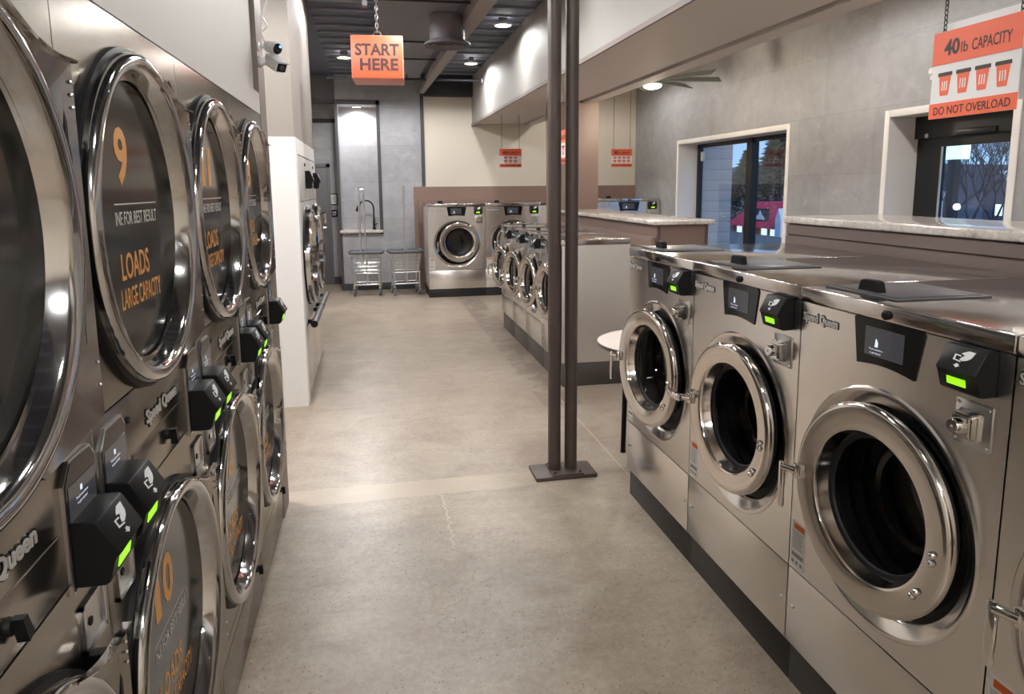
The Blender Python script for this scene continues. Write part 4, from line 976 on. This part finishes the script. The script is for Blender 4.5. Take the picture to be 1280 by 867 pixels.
# ------------------------------------------------------------------ laundry carts
def cart(label, loc, rz, poles):
    t = thing('laundry_cart', label, 'laundry cart', loc, rz)
    a, b = .255, .20
    rimz = .70; K = 1.3
    def rect(hx_, hy, z, r=.05, n=4):
        pts = []
        for (sx_, sy_, a0) in ((1, 1, 0), (-1, 1, PI / 2), (-1, -1, PI), (1, -1, 1.5 * PI)):
            for k in range(n + 1):
                q = a0 + PI / 2 * k / n; pts.append((sx_ * (hx_ - r) + r * math.cos(q), sy_ * (hy - r) + r * math.sin(q), z))
        return pts
    m = MB(); m.tube(rect(a, b, rimz), .026, 8, closed=True); m.build('bumper_rim', 'grey_plastic', t)
    m = MB()
    def lerp(z): u = (rimz - z) / .33; return a - .01 - .05 * u, b - .01 - .04 * u
    for z in (.66, .60, .54, .48, .42, .375):
        hx_, hy = lerp(z); m.tube(rect(hx_, hy, z, .04), .0038, 5, closed=True)
    hx1, hy1 = lerp(rimz); hx2, hy2 = lerp(.375)
    for k in range(13):
        u = -1 + 2 * k / 12
        for sg in (-1, 1): m.tube([(u * (hx1 - .04), sg * hy1, rimz), (u * (hx2 - .03), sg * hy2, .375)], .0034, 5)
        m.tube([(u * (hx2 - .03), -hy2, .375), (u * (hx2 - .03), hy2, .375)], .0026, 5)
    for k in range(9):
        u = -1 + 2 * k / 8
        for sg in (-1, 1): m.tube([(sg * hx1, u * (hy1 - .04), rimz), (sg * hx2, u * (hy2 - .03), .375)], .0026, 5)
    m.build('wire_basket', 'wire', t)
    m = MB(); fx, fy = .20, .155
    m.tube(rect(fx, fy, .19, .03), .013, 8, closed=True); m.tube(rect(fx + .01, fy + .01, .37, .03), .009, 8, closed=True)
    for sx_ in (-1, 1):
        for sy_ in (-1, 1): m.tube([(sx_ * fx, sy_ * fy, .13), (sx_ * fx, sy_ * fy, .37)], .014, 8)
    m.tube([(0, -fy, .19), (0, -fy, .69)], .009, 8); m.tube([(0, fy, .19), (0, fy, .69)], .009, 8)
    for k in range(7): m.tube([(-fx + 2 * fx * k / 6, -fy, .19), (-fx + 2 * fx * k / 6, fy, .19)], .003, 5)
    m.build('frame', 'wire', t)
    for sx_ in (-1, 1):
        for sy_ in (-1, 1):
            m = MB(); x, y = sx_ * fx, sy_ * fy
            m.prism([(y - .012, .135), (y + .012, .135), (y + .030, .055), (y + .012, .055)], 'x', x - .020, x - .016); m.prism([(y - .012, .135), (y + .012, .135), (y + .030, .055), (y + .012, .055)], 'x', x + .016, x + .020)
            m.box(x - .017, y - .014, .128, x + .017, y + .014, .14); cst = m.build('caster_fork', 'wire', t)
            MB().lathe([(0, -.014), (.046, -.014), (.056, -.010), (.058, 0), (.056, .010), (.046, .014), (0, .014)], 24, 'x', (x, y + .02, .058)).build('wheel', 'grey_plastic', cst)
            MB().lathe([(0, -.016), (.030, -.016), (.032, -.012)], 16, 'x', (x, y + .02, .058)).build('hub_cap', 'wire', cst)
    m = MB()
    if poles == 2:
        m.tube([(-.075, -b, .60), (-.075, -b, 1.0), (-.075, -b + .0, 1.70)], .0150, 10).tube([(-.0, -b, .60), (.0, -b, 1.71)], .0150, 10).tube([(-.09, -b, 1.68), (.015, -b, 1.68)], .010, 8)
        for x in (-.075, 0): m.lathe([(0, 1.735), (.016, 1.73), (.018, 1.71), (.016, 1.695), (0, 1.69)], 12, 'z', (x, -b, 0))
    else:
        m.tube([(.0, -b * .2, .19), (.0, -b * .2, 1.70)], .016, 10); m.lathe([(0, 1.735), (.016, 1.73), (.018, 1.71), (.016, 1.695), (0, 1.69)], 12, 'z', (0, -b * .2, 0))
    m.build('hanging_rack_pole', 'wire', t)
    return t
cart('left wire laundry cart with a two-pole garment rack', (-.085, 11.52, 0), math.radians(-3), 2)
cart('right wire laundry cart with a single-pole garment rack, beside the large washer', (.52, 11.50, 0), math.radians(5), 1)

# small wall camera above the right-hand door
t = thing('wall_sensor', 'small white dome sensor on the right wall behind the hanging sign', 'sensor', (XR, 5.30, 2.62))
MB().lathe([(0, -.05), (.025, -.045), (.034, -.02), (.034, 0)], 20, 'x').build('dome', 'cam_white', t); MB().box(-.03, -.02, -.07, 0, .02, -.03, .004).build('bracket', 'cam_white', t)

# ------------------------------------------------------------------ outdoors at dusk
struct(MB().hexa([(XR + .36, -60, -.6), (130, -60, -13), (130, 240, -13), (XR + .36, 240, -.6), (XR + .36, -60, -.4), (130, -60, -12.8), (130, 240, -12.8), (XR + .36, 240, -.4)]).build('ground_outside', 'ground'), 'dark car park sloping away beyond the windows')
struct(MB().box(XR + .36, 10.34, -.4, 5.56, 10.6, 5).build('wall_outside', 'siding'), 'grey lap siding of the building wing outside the window')
struct(MB().prism([(-40, -14), (240, -14), (240, 6), (150, 7.), (100, 4.6), (70, 3.6), (40, 3.4), (-40, 3)], 'x', 100, 106).build('hill_outside', 'hill'), 'dark wooded slope in the distance')
# red-roofed restaurant
t = thing('red_roof_building', 'red-roofed brick building seen through the wide window', 'building', (54, 88.4, -6.0))
MB().box(0, -4.2, 0, 12, 11.2, 2.2).build('brick_wall', 'brick', t)
MB().hexa([(-.9, -4.6, 1.75), (13, -4.6, 1.75), (13, 11.8, 1.75), (-.9, 11.8, 1.75), (3.6, -3.4, 5.2), (9, -3.4, 5.2), (9, 10.8, 5.2), (3.6, 10.8, 5.2)]).build('red_roof', 'roof_red', t)
MB().prism([(-3.9, 0), (-2.6, 0), (-2.6, 3.2), (-3.25, 4.6), (-3.9, 3.2)], 'x', -1.4, 5).build('white_gable', 'pale_wall', t)
b = MB().box(.2, 2.2, 2.6, .6, 5.6, 4.4).build('roof_sign', 'dark_metal', t)
MB().prism([(2.6, 2.85), (5.2, 2.85), (4.8, 3.3), (4.3, 3.55), (3.9, 4.15), (3.5, 3.55), (3.0, 3.3)], 'x', .14, .2).build('sign_emblem', 'white_ink', b)
for y0 in (1.6, -.7, 5.6, 8.4): MB().box(-.06, y0, .4, .02, y0 + 1.4, 1.75).build('lit_window', 'lit_window', t)
MB().box(-.12, -1.6, .2, -.02, -1.2, 2.0).build('corner_post', 'white_ink', t)
MB().box(16, -2.0, 0, 26, 5.4, 6.6).build('rear_wing', 'pale_wall', t)
def conifer(label, x, y, z, h, w):
    t = thing('conifer_tree', label, 'tree', (x, y, z), 0, 'trees outside')
    MB().tube([(0, 0, 0), (0, 0, h * .9)], [w * .08, w * .02], 8).build('trunk', 'bark', t)
    m = MB(); rnd = random.Random(int(x * 7 + y))
    for i in range(1500):
        u = rnd.random() ** .8; zz = h * (.18 + .82 * u); rad = w * .5 * (1 - u) ** .8 * (.35 + .65 * rnd.random()) + .05; a = rnd.random() * 2 * PI
        c = Vector((rad * math.cos(a), rad * math.sin(a), zz)); L = w * .085 * (.5 + rnd.random() * .7)
        d = Vector((math.cos(a), math.sin(a), -.25 + .4 * rnd.random())) * L; s_ = Vector((-math.sin(a), math.cos(a), 0)) * L * .35
        p = m.verts([c - d * .5, c + s_ + Vector((0, 0, -.1 * L)), c + d, c - s_ + Vector((0, 0, -.1 * L)), c + Vector((0, 0, .25 * L))])
        for q in ((0, 1, 4), (1, 2, 4), (2, 3, 4), (3, 0, 4)): m._f([p[k] for k in q])
    m.build('foliage', 'conifer', t, smooth=0); return t
conifer('tall dark conifer behind the red roof, right of the window mullion', 72, 117, -9, 21.0, 13)
conifer('smaller dark conifer left of the window mullion', 74, 131, -9, 17.5, 12)
conifer('distant low conifer near the right edge of the wide window', 90, 133, -10, 17.0, 12)
def bare_tree(label, x, y, z, h, seed):
    t = thing('bare_tree', label, 'tree', (x, y, z), 0, 'trees outside'); rnd = random.Random(seed); m = MB()
    def grow(p, d, L, r_, n):
        q = p + d * L; m.tube([p, p.lerp(q, .5) + Vector((rnd.uniform(-1, 1), rnd.uniform(-1, 1), 0)) * L * .05, q], [r_, r_ * .85, r_ * .65], 5)
        if n == 0: return
        for k in range(3 if n > 1 else 2):
            e = (d + Vector((rnd.uniform(-1, 1), rnd.uniform(-1, 1), rnd.uniform(-.15, .6))) * .62).normalized(); grow(q, e, L * rnd.uniform(.62, .82), r_ * .62, n - 1)
    grow(Vector((0, 0, 0)), Vector((0, 0, 1)), h * .26, h * .011, 6)
    m.build('branches', 'bark', t); return t
bare_tree('bare-branched tree seen through the glazed door', 34, 35.2, -3.5, 10.5, 3)
bare_tree('bare-branched tree at the right edge of the glazed door', 40, 39.6, -4.1, 11.5, 8)
bare_tree('bare-branched tree behind the lit sign outside the door', 46, 50.2, -4.7, 11.0, 5)
t = thing('pole_sign', 'pale lit sign on a dark post outside the glazed door', 'sign', (25, 27.0, -2.6))
MB().box(-.15, -.20, 0, .15, .20, 5.4).build('post', 'dark_metal', t); MB().box(-.2, -.62, 5.32, .2, .72, 6.02, .03).build('lit_panel', 'lit_sign', t)
t = thing('street_lamp', 'bright lamp glowing low outside the glazed door', 'lamp', (24, 25.6, -2.5))
MB().tube([(0, 0, 0), (0, 0, 3.15)], .06, 8).build('post', 'dark_metal', t); MB().lathe([(0, 3.1), (.09, 3.13), (.13, 3.22), (.09, 3.32), (0, 3.35)], 16, 'z').build('globe', 'street_bulb', t)
t = thing('guard_rail', 'pale rail fence running along the road outside', 'fence', (23.5, 25.2, -2.4))
MB().box(-.05, -4, 2.35, .05, 4, 2.50).build('rail', 'pale_wall', t)
for yy in (-3.5, -1.75, 0, 1.75, 3.5): MB().box(-.06, yy - .06, 0, .06, yy + .06, 2.35).build('rail_post', 'dark_metal', t)
t = thing('house', 'small gabled house beyond the glazed door', 'building', (55, 54.2, -5.6))
MB().prism([(-2, 0), (1.5, 0), (1.5, 6.4), (-.25, 8.0), (-2, 6.4)], 'x', 0, 5).build('wall', 'door_grey', t); MB().box(-.06, -.6, 4.4, 0, .1, 5.4).build('window', 'lit_window', t)
MB().hexa([(-.3, -2.3, 6.3), (5.3, -2.3, 6.3), (5.3, -.25, 8.2), (-.3, -.25, 8.2), (-.3, -2.3, 6.45), (5.3, -2.3, 6.45), (5.3, -.25, 8.35), (-.3, -.25, 8.35)]).build('roof', 'pale_wall', t)

# dusk sky
w = bpy.data.worlds.new('dusk_sky'); sc.world = w; w.use_nodes = True; nt = w.node_tree
bg = nt.nodes['Background']; tcw = nt.nodes.new('ShaderNodeTexCoord'); sp = nt.nodes.new('ShaderNodeSeparateXYZ'); rp = nt.nodes.new('ShaderNodeValToRGB')
nt.links.new(tcw.outputs['Generated'], sp.inputs[0]); nt.links.new(sp.outputs[2], rp.inputs[0])
rp.color_ramp.elements[0].position = 0.; rp.color_ramp.elements[0].color = (.34, .56, .86, 1)
rp.color_ramp.elements[1].position = .35; rp.color_ramp.elements[1].color = (.12, .34, .80, 1)
nt.links.new(rp.outputs[0], bg.inputs['Color']); bg.inputs['Strength'].default_value = 1.25

sd = bpy.data.lights.new('outdoor_fill', 'SUN'); sd.energy = 1.6; sd.angle = math.radians(40); sd.color = (1, .93, .86)  # added sun lamp filling in the siding outside; the real sun is down
so = bpy.data.objects.new('outdoor_fill', sd); C.objects.link(so); so.rotation_euler = (math.radians(58), 0, math.radians(-8))
sc.view_settings.view_transform = 'Standard'; sc.view_settings.look = 'None'; sc.view_settings.gamma = 1.0; sc.view_settings.use_curve_mapping = False
sc.view_settings.exposure = 0.16
sc.cycles.use_denoising = True
try: sc.cycles.denoiser = 'OPENIMAGEDENOISE'
except Exception: pass
sc.cycles.max_bounces = 8; sc.cycles.diffuse_bounces = 4; sc.cycles.glossy_bounces = 5; sc.cycles.transparent_max_bounces = 12
sc.cycles.sample_clamp_indirect = 6.; sc.cycles.caustics_reflective = False; sc.cycles.caustics_refractive = False
